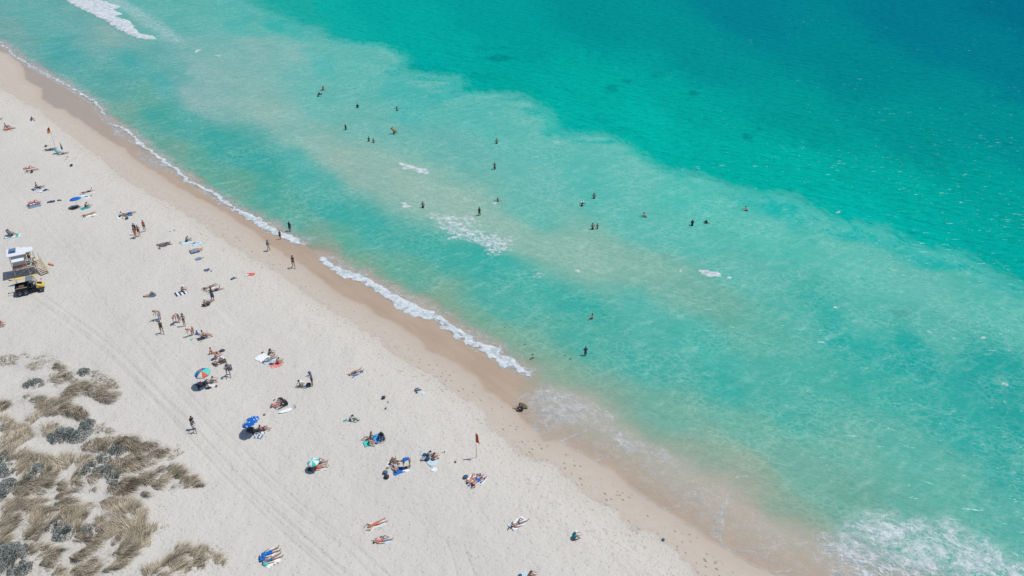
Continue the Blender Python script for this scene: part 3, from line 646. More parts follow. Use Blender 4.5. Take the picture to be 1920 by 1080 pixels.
PAL = dict(flag_red=(.58,.085,.045), white=(.66,.69,.73), offwhite=(.55,.56,.55), cream=(.60,.54,.42), black=(.030,.036,.044), charcoal=(.055,.065,.075), grey=(.20,.22,.24), lightgrey=(.38,.41,.44),
    navy=(.024,.055,.12), blue=(.01,.11,.42), royal=(.008,.12,.46), sky=(.12,.38,.58), slate=(.06,.12,.20), greyblue=(.14,.22,.33), teal=(.01,.28,.30), turq=(.06,.50,.44), mint=(.22,.58,.50),
    red=(.55,.05,.035), coral=(.52,.12,.085), pink=(.62,.22,.20), orange=(.60,.22,.06), yellow=(.62,.42,.05), gold=(.55,.35,.06), brown=(.12,.07,.04), tan=(.36,.25,.14), straw=(.46,.36,.20), olive=(.10,.10,.05), green=(.03,.22,.14), paleblue=(.42,.56,.66), palegreen=(.36,.52,.45))
def cm(c): return mat('fabric_' + c, *PAL[c])
SKIN = dict(light=(.38,.26,.20), pink=(.42,.225,.18), tan=(.31,.195,.14), brown=(.19,.115,.08), dark=(.11,.065,.045))
def sk(c): return mat('skin_' + c, *SKIN[c], rough=.55, var=.08)
HAIRC = dict(dark=(.040,.030,.025), brown=(.07,.04,.025), blond=(.32,.21,.10), grey=(.25,.24,.22), ginger=(.22,.09,.04))
def hm_(c): return mat('hair_' + c, *HAIRC[c], rough=.6, var=.25, scale=40)

def mesh_obj(name, verts, faces, mats, parent=None, midx=None, smooth=True):
    me = bpy.data.meshes.new(name); me.from_pydata([tuple(v) for v in verts], [], [tuple(f) for f in faces])
    for m_ in (mats if isinstance(mats, (list, tuple)) else [mats]): me.materials.append(m_)
    if midx is not None: me.polygons.foreach_set('material_index', np.array(midx, np.int32))
    me.polygons.foreach_set('use_smooth', np.full(len(me.polygons), smooth)); me.update()
    o = bpy.data.objects.new(name, me); C.objects.link(o)
    if parent is not None: o.parent = parent
    return o
def tagit(o, label, cat, group=None):
    o['label'] = label; o['category'] = cat
    if group: o['group'] = group
    return o
def empty(name, loc, rz, label, cat, group=None, s=1.0):
    o = bpy.data.objects.new(name, None); C.objects.link(o); o.empty_display_size = .2
    o.location = loc; o.rotation_euler = (0, 0, rz); o.scale = (s, s, s)
    return tagit(o, label, cat, group)
class MB:
    """collects simple solids into one mesh"""
    def __init__(s): s.v = []; s.f = []; s.m = []
    def add(s, v, f, mi=0):
        o = len(s.v); s.v += [tuple(x) for x in v]; s.f += [tuple(i + o for i in q) for q in f]; s.m += [mi] * len(f); return s
    def box(s, c, d, rot=None, mi=0, bev=0.0):
        c = Vector(c); hx, hy, hz = d[0] / 2, d[1] / 2, d[2] / 2
        if bev > 0:
            b = min(bev, hx * .9, hy * .9, hz * .9); v = []
            for z, k in ((-hz, b), (-hz + b, 0), (hz - b, 0), (hz, b)):
                x, y = hx - k, hy - k
                for (X, Y) in ((x, y - b), (x - b, y), (-x + b, y), (-x, y - b), (-x, -y + b), (-x + b, -y), (x - b, -y), (x, -y + b)): v.append(Vector((X, Y, z)))
            f = [tuple(range(7, -1, -1)), tuple(range(24, 32))]
            for r_ in range(3):
                for i in range(8): f.append((r_ * 8 + i, r_ * 8 + (i + 1) % 8, r_ * 8 + 8 + (i + 1) % 8, r_ * 8 + 8 + i))
        else:
            v = [Vector((x, y, z)) for z in (-hz, hz) for (x, y) in ((-hx, -hy), (hx, -hy), (hx, hy), (-hx, hy))]
            f = [(3, 2, 1, 0), (4, 5, 6, 7)] + [(i, (i + 1) % 4, 4 + (i + 1) % 4, 4 + i) for i in range(4)]
        if rot is not None: v = [rot @ q for q in v]
        return s.add([q + c for q in v], f, mi)
    def tube(s, pts, r, n=8, mi=0, cap=True):
        pts = [Vector(p) for p in pts]; rs = r if isinstance(r, (list, tuple)) else [r] * len(pts)
        v = []; f = []
        for i, p in enumerate(pts):
            a = pts[max(i - 1, 0)]; b = pts[min(i + 1, len(pts) - 1)]; d = (b - a).normalized()
            up = Vector((0, 0, 1)) if abs(d.z) < .9 else Vector((1, 0, 0)); x = d.cross(up).normalized(); y = x.cross(d)
            for k in range(n):
                t = 2 * PI * k / n; v.append(p + (x * math.cos(t) + y * math.sin(t)) * rs[i])
        for i in range(len(pts) - 1):
            for k in range(n): f.append((i * n + k, i * n + (k + 1) % n, (i + 1) * n + (k + 1) % n, (i + 1) * n + k))
        if cap: f += [tuple(range(n - 1, -1, -1)), tuple((len(pts) - 1) * n + k for k in range(n))]
        return s.add(v, f, mi)
    def blob(s, c, r, n=10, m_=7, mi=0, wob=0.0, seed=0):
        v = []; f = []; rr = random.Random(seed)
        for i in range(m_ + 1):
            t = PI * i / m_
            for k in range(n):
                a = 2 * PI * k / n; w_ = 1 + wob * (rr.random() - .5)
                v.append((c[0] + r[0] * math.sin(t) * math.cos(a) * w_, c[1] + r[1] * math.sin(t) * math.sin(a) * w_, c[2] + r[2] * math.cos(t)))
        for i in range(m_):
            for k in range(n): f.append((i * n + k, (i + 1) * n + k, (i + 1) * n + (k + 1) % n, i * n + (k + 1) % n))
        return s.add(v, f, mi)
    def build(s, name, mats, parent=None, smooth=False): return mesh_obj(name, s.v, s.f, mats, parent, s.m, smooth)

# ------------------------------------------------------------------ people
def vec(*a): return Vector(a).normalized()
X, Y_, Z = Vector((1, 0, 0)), Vector((0, 1, 0)), Vector((0, 0, 1))
def dirv(pitch, yaw=0.0):
    """pitch: degrees up from straight ahead; yaw: degrees to the left"""
    p, y = R(pitch), R(yaw); return Vector((math.cos(p) * math.cos(y), math.cos(p) * math.sin(y), math.sin(p)))
def P(pz=.95, t=90, t2=None, head=None, ua=((-88, 8), (-88, -8)), fa=((-80, 4), (-80, -4)), th=((-90, 0), (-90, 0)), sh=((-90, 0), (-90, 0)), ft=((-5, 8), (-5, -8)), px=0.0, flip=False):
    return dict(pz=pz, px=px, t=t, t2=t if t2 is None else t2, head=(t if t2 is None else t2) if head is None else head, ua=ua, fa=fa, th=th, sh=sh, ft=ft)
POSES = dict(
 stand=P(head=80),
 stand_hips=P(ua=((-60, 60), (-60, -60)), fa=((-50, -60), (-50, 60)), head=78),
 stand_reach=P(ua=((-20, -25), (-80, -10)), fa=((5, -25), (-70, -5)), th=((-85, 2), (-95, -2))),
 stand_phone=P(ua=((-70, 5), (-60, -5)), fa=((35, -10), (20, 20)), head=65),
 walk=P(th=((-66, 2), (-104, -2)), sh=((-84, 0), (-122, 0)), ft=((5, 5), (-30, -5)), ua=((-110, 10), (-68, -10)), fa=((-95, 5), (-45, -5)), pz=.93, head=78),
 walk_b=P(th=((-104, 2), (-68, -2)), sh=((-120, 0), (-86, 0)), ft=((-30, 5), (5, -5)), ua=((-75, 14), (-105, -14)), fa=((-50, 10), (-95, -5)), pz=.93, head=80),
 walk_towel=P(t=80, th=((-62, 2), (-108, -2)), sh=((-80, 0), (-118, 0)), ft=((5, 5), (-30, -5)), ua=((-40, 20), (-100, -20)), fa=((20, -10), (-95, -5)), pz=.92, head=60),
 bend=P(t=12, t2=-12, head=-30, px=-.12, th=((-84, 5), (-84, -5)), sh=((-96, 3), (-96, -3)), ua=((-85, 6), (-85, -6)), fa=((-80, 3), (-80, -3))),
 bend_half=P(t=48, t2=32, head=10, px=-.08, th=((-80, 5), (-86, -5)), sh=((-96, 3), (-96, -3)), ua=((-85, 6), (-80, -6)), fa=((-60, 3), (-55, -3))),
 crouch=P(pz=.38, t=62, t2=40, head=30, th=((-5, 22), (-5, -22)), sh=((-125, 10), (-125, -10)), ft=((0, 10), (0, -10)), ua=((-60, 10), (-60, -10)), fa=((-40, 0), (-40, 0))),
 kneel=P(pz=.30, t=70, t2=55, head=50, th=((-12, 10), (-12, -10)), sh=((-178, 4), (-178, -4)), ft=((-178, 5), (-178, -5)), ua=((-70, 5), (-60, -5)), fa=((-20, 0), (-20, 0))),
 sit_knees=P(pz=.115, t=76, t2=62, head=70, th=((48, 8), (48, -8)), sh=((-56, 4), (-56, -4)), ft=((-5, 5), (-5, -5)), ua=((-35, 12), (-35, -12)), fa=((-5, -15), (-5, 15))),
 sit_knees_back=P(pz=.115, t=112, t2=104, head=95, th=((46, 6), (30, -12)), sh=((-58, 4), (-35, -10)), ft=((-5, 5), (10, -10)), ua=((-120, 14), (-120, -14)), fa=((-105, 8), (-105, -8))),
 sit_legs=P(pz=.115, t=108, t2=100, head=90, th=((2, 8), (2, -8)), sh=((-4, 6), (-4, -6)), ft=((60, 20), (60, -20)), ua=((-120, 14), (-120, -14)), fa=((-100, 8), (-100, -8))),
 sit_read=P(pz=.115, t=80, t2=62, head=35, th=((6, 12), (38, -8)), sh=((-8, 6), (-48, -6)), ft=((50, 20), (0, -20)), ua=((-60, 14), (-60, -14)), fa=((5, -20), (5, 20))),
 sit_cross=P(pz=.115, t=82, t2=70, head=50, th=((8, 50), (8, -50)), sh=((-12, -75), (-12, 75)), ft=((0, -60), (0, 60)), ua=((-60, 14), (-60, -14)), fa=((-15, -25), (-15, 25))),
 sit_chair=P(pz=.34, t=112, t2=104, head=85, th=((10, 7), (10, -7)), sh=((-50, 3), (-50, -3)), ft=((10, 5), (10, -5)), ua=((-60, 14), (-60, -14)), fa=((-5, 10), (-5, -10))),
 supine=P(pz=.10, px=0, t=180, t2=179, head=172, th=((2, 6), (1, -6)), sh=((-2, 7), (-2, -7)), ft=((62, 15), (62, -15)), ua=((-5, 28), (-5, -28)), fa=((0, 12), (0, -12))),
 supine_knee=P(pz=.10, t=180, t2=177, head=165, th=((52, 4), (4, -9)), sh=((-56, 2), (-3, -9)), ft=((-5, 5), (60, -15)), ua=((10, 45), (-5, -28)), fa=((160, 30), (0, -12))),
 supine_knees=P(pz=.10, t=180, t2=176, head=165, th=((50, 4), (54, -4)), sh=((-54, 2), (-58, -2)), ft=((-5, 5), (-5, -15)), ua=((-5, 40), (-5, -40)), fa=((5, -60), (5, 60))),
 legs_up=P(pz=.11, t=178, t2=176, head=168, th=((78, 4), (70, -6)), sh=((82, 2), (60, -4)), ft=((70, 5), (60, -15)), ua=((0, 30), (0, -30)), fa=((20, 0), (20, 0))),
 prone=P(pz=.11, t=180, t2=180, head=176, th=((-2, 6), (-2, -6)), sh=((0, 7), (0, -7)), ft=((-8, 4), (-8, -4)), ua=((0, 130), (0, -130)), fa=((0, -150), (0, 150))),
 prone_kick=P(pz=.11, t=180, t2=176, head=165, th=((-2, 6), (-2, -6)), sh=((55, 4), (5, -7)), ft=((100, 4), (-8, -4)), ua=((-10, 140), (-10, -140)), fa=((0, -160), (0, 160))),
 prone_elbows=P(pz=.12, t=166, t2=150, head=140, th=((-2, 6), (-2, -6)), sh=((0, 7), (0, -7)), ft=((-8, 4), (-8, -4)), ua=((-70, 150), (-70, -150)), fa=((0, -170), (0, 170))),
 curl=P(pz=.16, t=165, t2=150, head=140, th=((20, 10), (10, -20)), sh=((-140, 10), (-150, -10)), ft=((-170, 5), (-170, -5)), ua=((-20, 40), (-40, -40)), fa=((-20, -40), (-20, 40))),
 wade=P(pz=.95, ua=((-35, 62), (-35, -62)), fa=((-25, 40), (-25, -40)), head=85),
 wade_down=P(pz=.95, ua=((-70, 20), (-70, -20)), fa=((-30, 5), (-30, -5)), head=80),
 wade_hips=P(pz=.95, t=85, ua=((-60, 60), (-60, -60)), fa=((-40, -50), (-40, 50)), head=80),
 wade_lean=P(pz=.95, t=58, t2=50, head=60, ua=((-30, 40), (-30, -40)), fa=((-20, 20), (-20, -20))),
 swim=P(pz=.0, t=20, t2=26, head=50, th=((172, 6), (176, -6)), sh=((176, 7), (180, -7)), ft=((180, 4), (180, -4)), ua=((0, 50), (-10, -100)), fa=((0, -20), (-10, -60))),
)
RAD = dict(pel=.125, spi=.108, che=.135, nb=.075, nk=.055, hd=.088, tp=.070, sho=.062, elb=.043, wri=.029, han=.036, hip=.092, kne=.058, ank=.038, toe=.032)
_bodies = {}
def skel(pose, build):
    q = POSES[pose]; J = {}; rad = dict(RAD)
    wS, wH, leg = .175, .09, 1.0
    if build == 'f': wS = .155; wH = .095; rad.update(che=.118, spi=.095, pel=.128, sho=.052, elb=.037, hip=.095, nk=.048)
    if build == 'c': rad.update(hd=.105, tp=.085, che=.115, spi=.10, pel=.11, sho=.05, nk=.05); wS = .145; wH = .075
    t, t2, hd = dirv(q['t']), dirv(q['t2']), dirv(q['head'])
    pel = Vector((q['px'], 0, q['pz']))
    J['pel'] = pel; J['spi'] = pel + t * .19; J['che'] = J['spi'] + t2 * .20; J['nb'] = J['che'] + t2 * .14
    J['nk'] = J['nb'] + hd * .06; J['hd'] = J['nb'] + hd * .14; J['tp'] = J['nb'] + hd * .225
    E = [('pel', 'spi'), ('spi', 'che'), ('che', 'nb'), ('nb', 'nk'), ('nk', 'hd'), ('hd', 'tp')]
    for i, s in ((0, 1), (1, -1)):
        S = str(i)
        J['sho' + S] = J['nb'] - t2 * .05 + Y_ * s * wS
        J['elb' + S] = J['sho' + S] + dirv(*q['ua'][i]) * .285
        J['wri' + S] = J['elb' + S] + dirv(*q['fa'][i]) * .245
        J['han' + S] = J['wri' + S] + dirv(*q['fa'][i]) * .085
        J['hip' + S] = pel - t * .03 + Y_ * s * wH
        J['kne' + S] = J['hip' + S] + dirv(*q['th'][i]) * .44
        J['ank' + S] = J['kne' + S] + dirv(*q['sh'][i]) * .42
        J['toe' + S] = J['ank' + S] + dirv(*q['ft'][i]) * .17 + Vector((0, 0, -.02 if pose[:2] in ('st', 'wa') else 0))
        E += [('che', 'sho' + S), ('sho' + S, 'elb' + S), ('elb' + S, 'wri' + S), ('wri' + S, 'han' + S), ('pel', 'hip' + S), ('hip' + S, 'kne' + S), ('kne' + S, 'ank' + S), ('ank' + S, 'toe' + S)]
    return J, E, rad, hd
def body(pose, build):
    key = (pose, build)
    if key in _bodies: return _bodies[key]
    J, E, rad, hd = skel(pose, build)
    names = list(J); idx = {k: i for i, k in enumerate(names)}
    me = bpy.data.meshes.new('tmp'); me.from_pydata([J[k] for k in names], [(idx[a], idx[b]) for a, b in E], [])
    o = bpy.data.objects.new('tmp', me); C.objects.link(o)
    md = o.modifiers.new('s', 'SKIN'); md.use_smooth_shade = True; md.branch_smoothing = .4
    for i, k in enumerate(names):
        r_ = rad[k.rstrip('01')]; me.skin_vertices[0].data[i].radius = (r_, r_); me.skin_vertices[0].data[i].use_root = (k == 'pel')
    sb = o.modifiers.new('u', 'SUBSURF'); sb.levels = 1; sb.render_levels = 1
    dg = bpy.context.evaluated_depsgraph_get(); dg.update()
    ev = o.evaluated_get(dg).to_mesh()
    V = np.array([v.co[:] for v in ev.vertices]); F = [tuple(p.vertices) for p in ev.polygons]
    o.evaluated_get(dg).to_mesh_clear(); bpy.data.objects.remove(o); bpy.data.meshes.remove(me)
    # bone of each face
    cen = np.array([V[list(f)].mean(0) for f in F]); best = np.full(len(F), 1e9); bone = np.zeros(len(F), int); tt = np.zeros(len(F))
    for bi, (a, b_) in enumerate(E):
        A, B_ = np.array(J[a]), np.array(J[b_]); d = B_ - A; L = d @ d + 1e-9
        t = np.clip((cen - A) @ d / L, 0, 1); q = A + t[:, None] * d
        r_ = rad[a.rstrip('01')] * (1 - t) + rad[b_.rstrip('01')] * t
        ds = np.linalg.norm(cen - q, axis=1) - r_
        k = ds < best; best[k] = ds[k]; bone[k] = bi; tt[k] = t[k]
    nrm = np.zeros_like(V)
    for f in F:
        a, b_, c = V[f[0]], V[f[1]], V[f[2]]; nn = np.cross(b_ - a, c - a); nn /= np.linalg.norm(nn) + 1e-9
        for i in f: nrm[i] += nn
    nrm /= np.linalg.norm(nrm, axis=1)[:, None] + 1e-9
    bn = [a.rstrip('01') + '-' + b_.rstrip('01') for a, b_ in E]
    res = dict(V=V, F=F, N=nrm, bone=[bn[i] for i in bone], t=tt, J=J, hd=hd, cen=cen)
    # the hands' fingers and thumb, the nose
    mb = MB()
    for S, s in (('0', 1), ('1', -1)):
        wr, ha = J['wri' + S], J['han' + S]; d = (ha - wr).normalized(); side = d.cross(Z)
        side = (side if side.length > .1 else Y_ * s).normalized(); pl = side.cross(d)
        for i, (w_, L) in enumerate(((-.026, .062), (-.009, .072), (.009, .068), (.026, .052))):
            p = ha + side * w_ + d * .022; mb.tube([p, p + d * L * .55, p + d * L * .85 + pl * L * -.35], [.0095, .0085, .0065], 5)
        p = ha - d * .03 - side * .03; mb.tube([p, p - side * .026 + d * .022, p - side * .032 + d * .05], [.011, .010, .008], 5)
    up = hd; fw = (X - hd * X.dot(hd)); fw = fw.normalized() if fw.length > .2 else Z
    if pose.startswith('prone') or pose == 'swim' : fw = -fw if pose.startswith('prone') else fw
    nb_ = J['hd'] + fw * .085; mb.tube([nb_ + up * .02, nb_ + fw * .018 - up * .015, nb_ - up * .025], [.008, .014, .010], 5)
    res['fw'] = fw; res['mb'] = mb
    _bodies[key] = res; return res
GARM = dict(
 shorts=({'pel-spi': (-1, .5), 'pel-hip': (-1, 2), 'hip-kne': (-1, .62)}, .018),
 brief=({'pel-spi': (-1, .28), 'pel-hip': (-1, 2), 'hip-kne': (-1, .10)}, .008),
 top=({'spi-che': (.45, 2), 'che-nb': (-1, .45), 'che-sho': (-1, .5)}, .010),
 tee=({'pel-spi': (.2, 2), 'spi-che': (-1, 2), 'che-nb': (-1, .9), 'che-sho': (-1, 2), 'sho-elb': (-1, .62)}, .020),
 longtee=({'pel-spi': (-1, 2), 'spi-che': (-1, 2), 'che-nb': (-1, .9), 'che-sho': (-1, 2), 'sho-elb': (-1, 2), 'elb-wri': (-1, .9), 'pel-hip': (-1, 2)}, .014),
 onepiece=({'pel-spi': (-1, 2), 'spi-che': (-1, 2), 'che-nb': (-1, .3), 'pel-hip': (-1, 2), 'hip-kne': (-1, .10)}, .008),
 dress=({'pel-spi': (-1, 2), 'spi-che': (-1, 2), 'che-nb': (-1, .6), 'pel-hip': (-1, 2), 'hip-kne': (-1, .85)}, .035),
 skirt=({'pel-spi': (-1, .5), 'pel-hip': (-1, 2), 'hip-kne': (-1, .9)}, .05),
 trousers=({'pel-spi': (-1, .5), 'pel-hip': (-1, 2), 'hip-kne': (-1, 2), 'kne-ank': (-1, .9)}, .016),
)
GNAME = dict(shorts='shorts', brief='swim_briefs', top='bikini_top', tee='shirt', longtee='long_shirt', onepiece='swimsuit', dress='dress', skirt='skirt', trousers='trousers')
_bm = {}
def sub_mesh(name, B, faces, off, m_):
    used = sorted({i for f in faces for i in f}); mp = {i: k for k, i in enumerate(used)}
    V = B['V'][used] + B['N'][used] * off
    me = bpy.data.meshes.new(name); me.from_pydata(V.tolist(), [], [tuple(mp[i] for i in f) for f in faces]); me.materials.append(m_)
    me.polygons.foreach_set('use_smooth', np.ones(len(me.polygons), bool)); me.update(); return me
def person(label, pose, loc, rz, build='m', skin='tan', hair='dark', wear=(('shorts', 'navy'),), s=1.0, long=False, hat=None, group=None, cat='person', tilt=0.0):
    B = body(pose, build)
    root = empty('person', loc, rz, label, cat, group, s)
    if tilt: root.rotation_euler = (tilt, 0, rz)
    k = (pose, build, skin)
    if k not in _bm:
        mb = B['mb']; n0 = len(B['V'])
        me = bpy.data.meshes.new('body'); me.from_pydata(B['V'].tolist() + [tuple(v) for v in mb.v], [], B['F'] + [tuple(i + n0 for i in f) for f in mb.f])
        me.materials.append(sk(skin)); me.polygons.foreach_set('use_smooth', np.ones(len(me.polygons), bool)); me.update(); _bm[k] = me
    o = bpy.data.objects.new('body', _bm[k]); C.objects.link(o); o.parent = root
    for g, c in wear:
        sel, off = GARM[g]
        fs = [f for f, bn, t in zip(B['F'], B['bone'], B['t']) if bn in sel and sel[bn][0] <= t <= sel[bn][1]]
        kk = (pose, build, g, c)
        if kk not in _bm: _bm[kk] = sub_mesh(GNAME[g], B, fs, off, cm(c) if isinstance(c, str) else c)
        o = bpy.data.objects.new(GNAME[g], _bm[kk]); C.objects.link(o); o.parent = root
    J, hd, fw = B['J'], B['hd'], B['fw']; hc = np.array(J['hd'])
    if hair:
        kk = (pose, build, 'hair', hair, long)
        if kk not in _bm:
            fs = []
            for f, bn, c in zip(B['F'], B['bone'], B['cen']):
                if bn in ('nk-hd', 'hd-tp'):
                    r_ = Vector(c - hc); 
                    if r_.dot(hd) * .9 - r_.dot(fw) * .9 > -.015: fs.append(f)
            me = sub_mesh('hair', B, fs, .022, hm_(hair))
            if long:
                bm = bmesh.new(); bm.from_mesh(me); mb = MB()
                p = Vector(J['hd']) - fw * .07; dn = (-hd - fw * .12 + Vector((0, 0, -.25))).normalized()
                mb.tube([p + hd * .04, p + dn * .12, p + dn * .26, p + dn * .36], [.06, .085, .07, .025], 7)
                vs_ = [bm.verts.new(v) for v in mb.v]
                for f in mb.f:
                    try: bm.faces.new([vs_[i] for i in f])
                    except ValueError: pass
                bm.to_mesh(me); bm.free()
            _bm[kk] = me
        o = bpy.data.objects.new('hair', _bm[kk]); C.objects.link(o); o.parent = root
    if hat:
        kind, c = hat; p = Vector(J['hd']) + hd * .045; mb = MB(); q = hd.to_track_quat('Z', 'X').to_matrix()
        br = .17 if kind == 'brim' else .115
        m2 = MB(); m2.blob((0, 0, .03), (.118, .112, .105), 12, 8)
        ring = []; 
        for k_ in range(14):
            a = 2 * PI * k_ / 14; ring.append((math.cos(a), math.sin(a)))
        v = [(x * .10, y * .10, .045) for x, y in ring] + [(x * br, y * br, .02) for x, y in ring] + [(x * br, y * br, .012) for x, y in ring] + [(x * .10, y * .10, .03) for x, y in ring]
        f = [(a * 14 + i, a * 14 + (i + 1) % 14, ((a + 1) % 4) * 14 + (i + 1) % 14, ((a + 1) % 4) * 14 + i) for a in range(4) for i in range(14)]
        if kind == 'cap':
            fl = q.inverted() @ fw; m2.blob((fl.x * .12, fl.y * .12, .03), (.085, .085, .012), 10, 4)
        m2.add(v, f)
        mesh_obj('hat', [tuple(q @ Vector(x) + p) for x in m2.v], m2.f, cm(c), root, smooth=True)
    return root

def heading(p0, p1):
    a, b = at(*p0), at(*p1); return math.atan2(b.y - a.y, b.x - a.x)
def img_dir(p, deg):
    """world heading that appears as this direction in the photograph (0 right, 90 up) at a point"""
    return heading(p, (p[0] + 8 * math.cos(R(deg)), p[1] - 8 * math.sin(R(deg))))
# ------------------------------------------------------------------ beach things
def lie(label, p0, p1, pose='supine', **k):
    s = k.get('s', 1.0); a, b = at(*p0), at(*p1); rz = math.atan2(b.y - a.y, b.x - a.x)
    c = (a + b) / 2 - Vector((math.cos(rz), math.sin(rz), 0)) * .10 * s; c.z = max(float(height(c.x, c.y)[0]), 0) + k.pop('dz', .03)
    return person(label, pose, c, rz, **k)
def sit(label, p, deg=None, to=None, pose='sit_knees', **k):
    rz = heading(p, to) if to else img_dir(p, deg); c = at(*p); c.z += k.pop('dz', .02)
    return person(label, pose, c, rz, **k)
def stand(label, p, deg=270, pose='stand', **k):
    c = at(*p); c.z -= .01 - k.pop('dz', 0); return person(label, pose, c, img_dir(p, deg), **k)
def wader(label, p, deg=270, pose='wade', waist=.95, **k):
    """p: where the body meets the water"""
    x, y = ray_ground(p[0], p[1], 0); s = k.get('s', 1.0)
    return person(label, pose, Vector((float(x), float(y), -waist * s + .02)), img_dir(p, deg), **k)
def towel(label, p0, p1, w, m_, L=None, group=None, seed=0, round_=False, crumple=.02, name='towel', cat='towel', dz=.012):
    a, b = at(*p0), at(*p1); d = (b - a); L = L or math.hypot(d.x, d.y); rz = math.atan2(d.y, d.x); c = (a + b) / 2
    rr = random.Random(seed + int(p0[0])); nx, ny = 16, 9; v = []; f = []
    ph = [rr.uniform(0, 6) for _ in range(6)]
    for j in range(ny + 1):
        for i in range(nx + 1):
            x, y = i / nx - .5, j / ny - .5
            if round_:
                r_ = max(abs(x), abs(y)) * 2; a_ = math.atan2(y, x); x, y = .5 * r_ * math.cos(a_), .5 * r_ * math.sin(a_)
            ex = x * L + .03 * math.sin(y * 7 + ph[0]); ey = y * w + .03 * math.sin(x * 9 + ph[1]) + .02 * math.sin(x * 21 + ph[2])
            z = .03 + crumple * (.5 * math.sin(ex * 9 + ey * 5 + ph[3]) + .5 * math.sin(ey * 13 - ex * 4 + ph[4]) + .3 * math.sin(ex * 23 + ph[5]))
            v.append((ex, ey, max(z, .012)))
    n1 = len(v); W = nx + 1
    for j in range(ny):
        for i in range(nx): f.append((j * W + i, j * W + i + 1, (j + 1) * W + i + 1, (j + 1) * W + i))
    ring = [i for i in range(W)] + [j * W + nx for j in range(1, ny + 1)] + [ny * W + i for i in range(nx - 1, -1, -1)] + [j * W for j in range(ny - 1, 0, -1)]
    for i in ring: v.append((v[i][0], v[i][1], -.03))
    for k in range(len(ring)): f.append((n1 + k, n1 + (k + 1) % len(ring), ring[(k + 1) % len(ring)], ring[k]))
    o = mesh_obj(name, v, f, m_); c.z += dz; o.location = c; o.rotation_euler = (0, 0, rz)
    return tagit(o, label, cat, group)
def bag(label, p, c1, c2='charcoal', sz=(.5, .3, .28), deg=20, kind='bag', group=None):
    r_ = empty(kind, at(*p), img_dir(p, deg), label, kind.replace('_', ' '), group)
    mb = MB(); mb.blob((0, 0, sz[2] * .48), (sz[0] / 2, sz[1] / 2, sz[2] * .52), 12, 8, wob=.12, seed=int(p[0])); mb.build('bag_body', cm(c1), r_, True)
    mb = MB(); mb.tube([(sz[0] * .3 * math.cos(t), -sz[1] * .1, sz[2] * .85 + .12 * math.sin(t)) for t in np.linspace(0, PI, 7)], .014, 5); mb.build('strap', cm(c2), r_, True)
    mb = MB(); mb.box((0, sz[1] * .42, sz[2] * .4), (sz[0] * .5, sz[1] * .25, sz[2] * .4), bev=.03); mb.build('pocket', cm(c2), r_, True)
    return r_
def sandal(label, p, c='black', deg=40, group=None):
    r_ = empty('sandal', at(*p), img_dir(p, deg), label, 'sandal', group)
    mb = MB(); mb.box((0, 0, .025), (.30, .11, .03), bev=.04); mb.build('sole', cm(c), r_)
    mb = MB(); mb.tube([(.02, -.05, .03), (.08, 0, .075), (.02, .05, .03)], .012, 5); mb.build('strap', cm('charcoal'), r_, True)
    return r_
def hat_lying(label, p, c, w=.36, kind='sun_hat', cat='hat'):
    mb = MB(); mb.tube([(0, 0, .0), (0, 0, .012)], w / 2, 16); mb.blob((0, 0, .05), (.11, .10, .10), 12, 7)
    o = mb.build(kind, cm(c)); o.location = at(*p) + Vector((0, 0, .012)); return tagit(o, label, cat)
def lump(label, p, c, sz=(.3, .2, .14), deg=20, name='clothes_pile', cat='clothes', group=None):
    mb = MB(); rr = random.Random(int(p[0] * 3 + p[1]))
    for k in range(4): mb.blob((rr.uniform(-.3, .3) * sz[0], rr.uniform(-.3, .3) * sz[1], sz[2] * .35), (sz[0] * rr.uniform(.25, .42), sz[1] * rr.uniform(.28, .42), sz[2] * rr.uniform(.4, .65)), 9, 6, wob=.35, seed=k)
    o = mb.build(name, cm(c), None, True); o.location = at(*p); o.rotation_euler = (0, 0, img_dir(p, deg)); return tagit(o, label, cat, group)
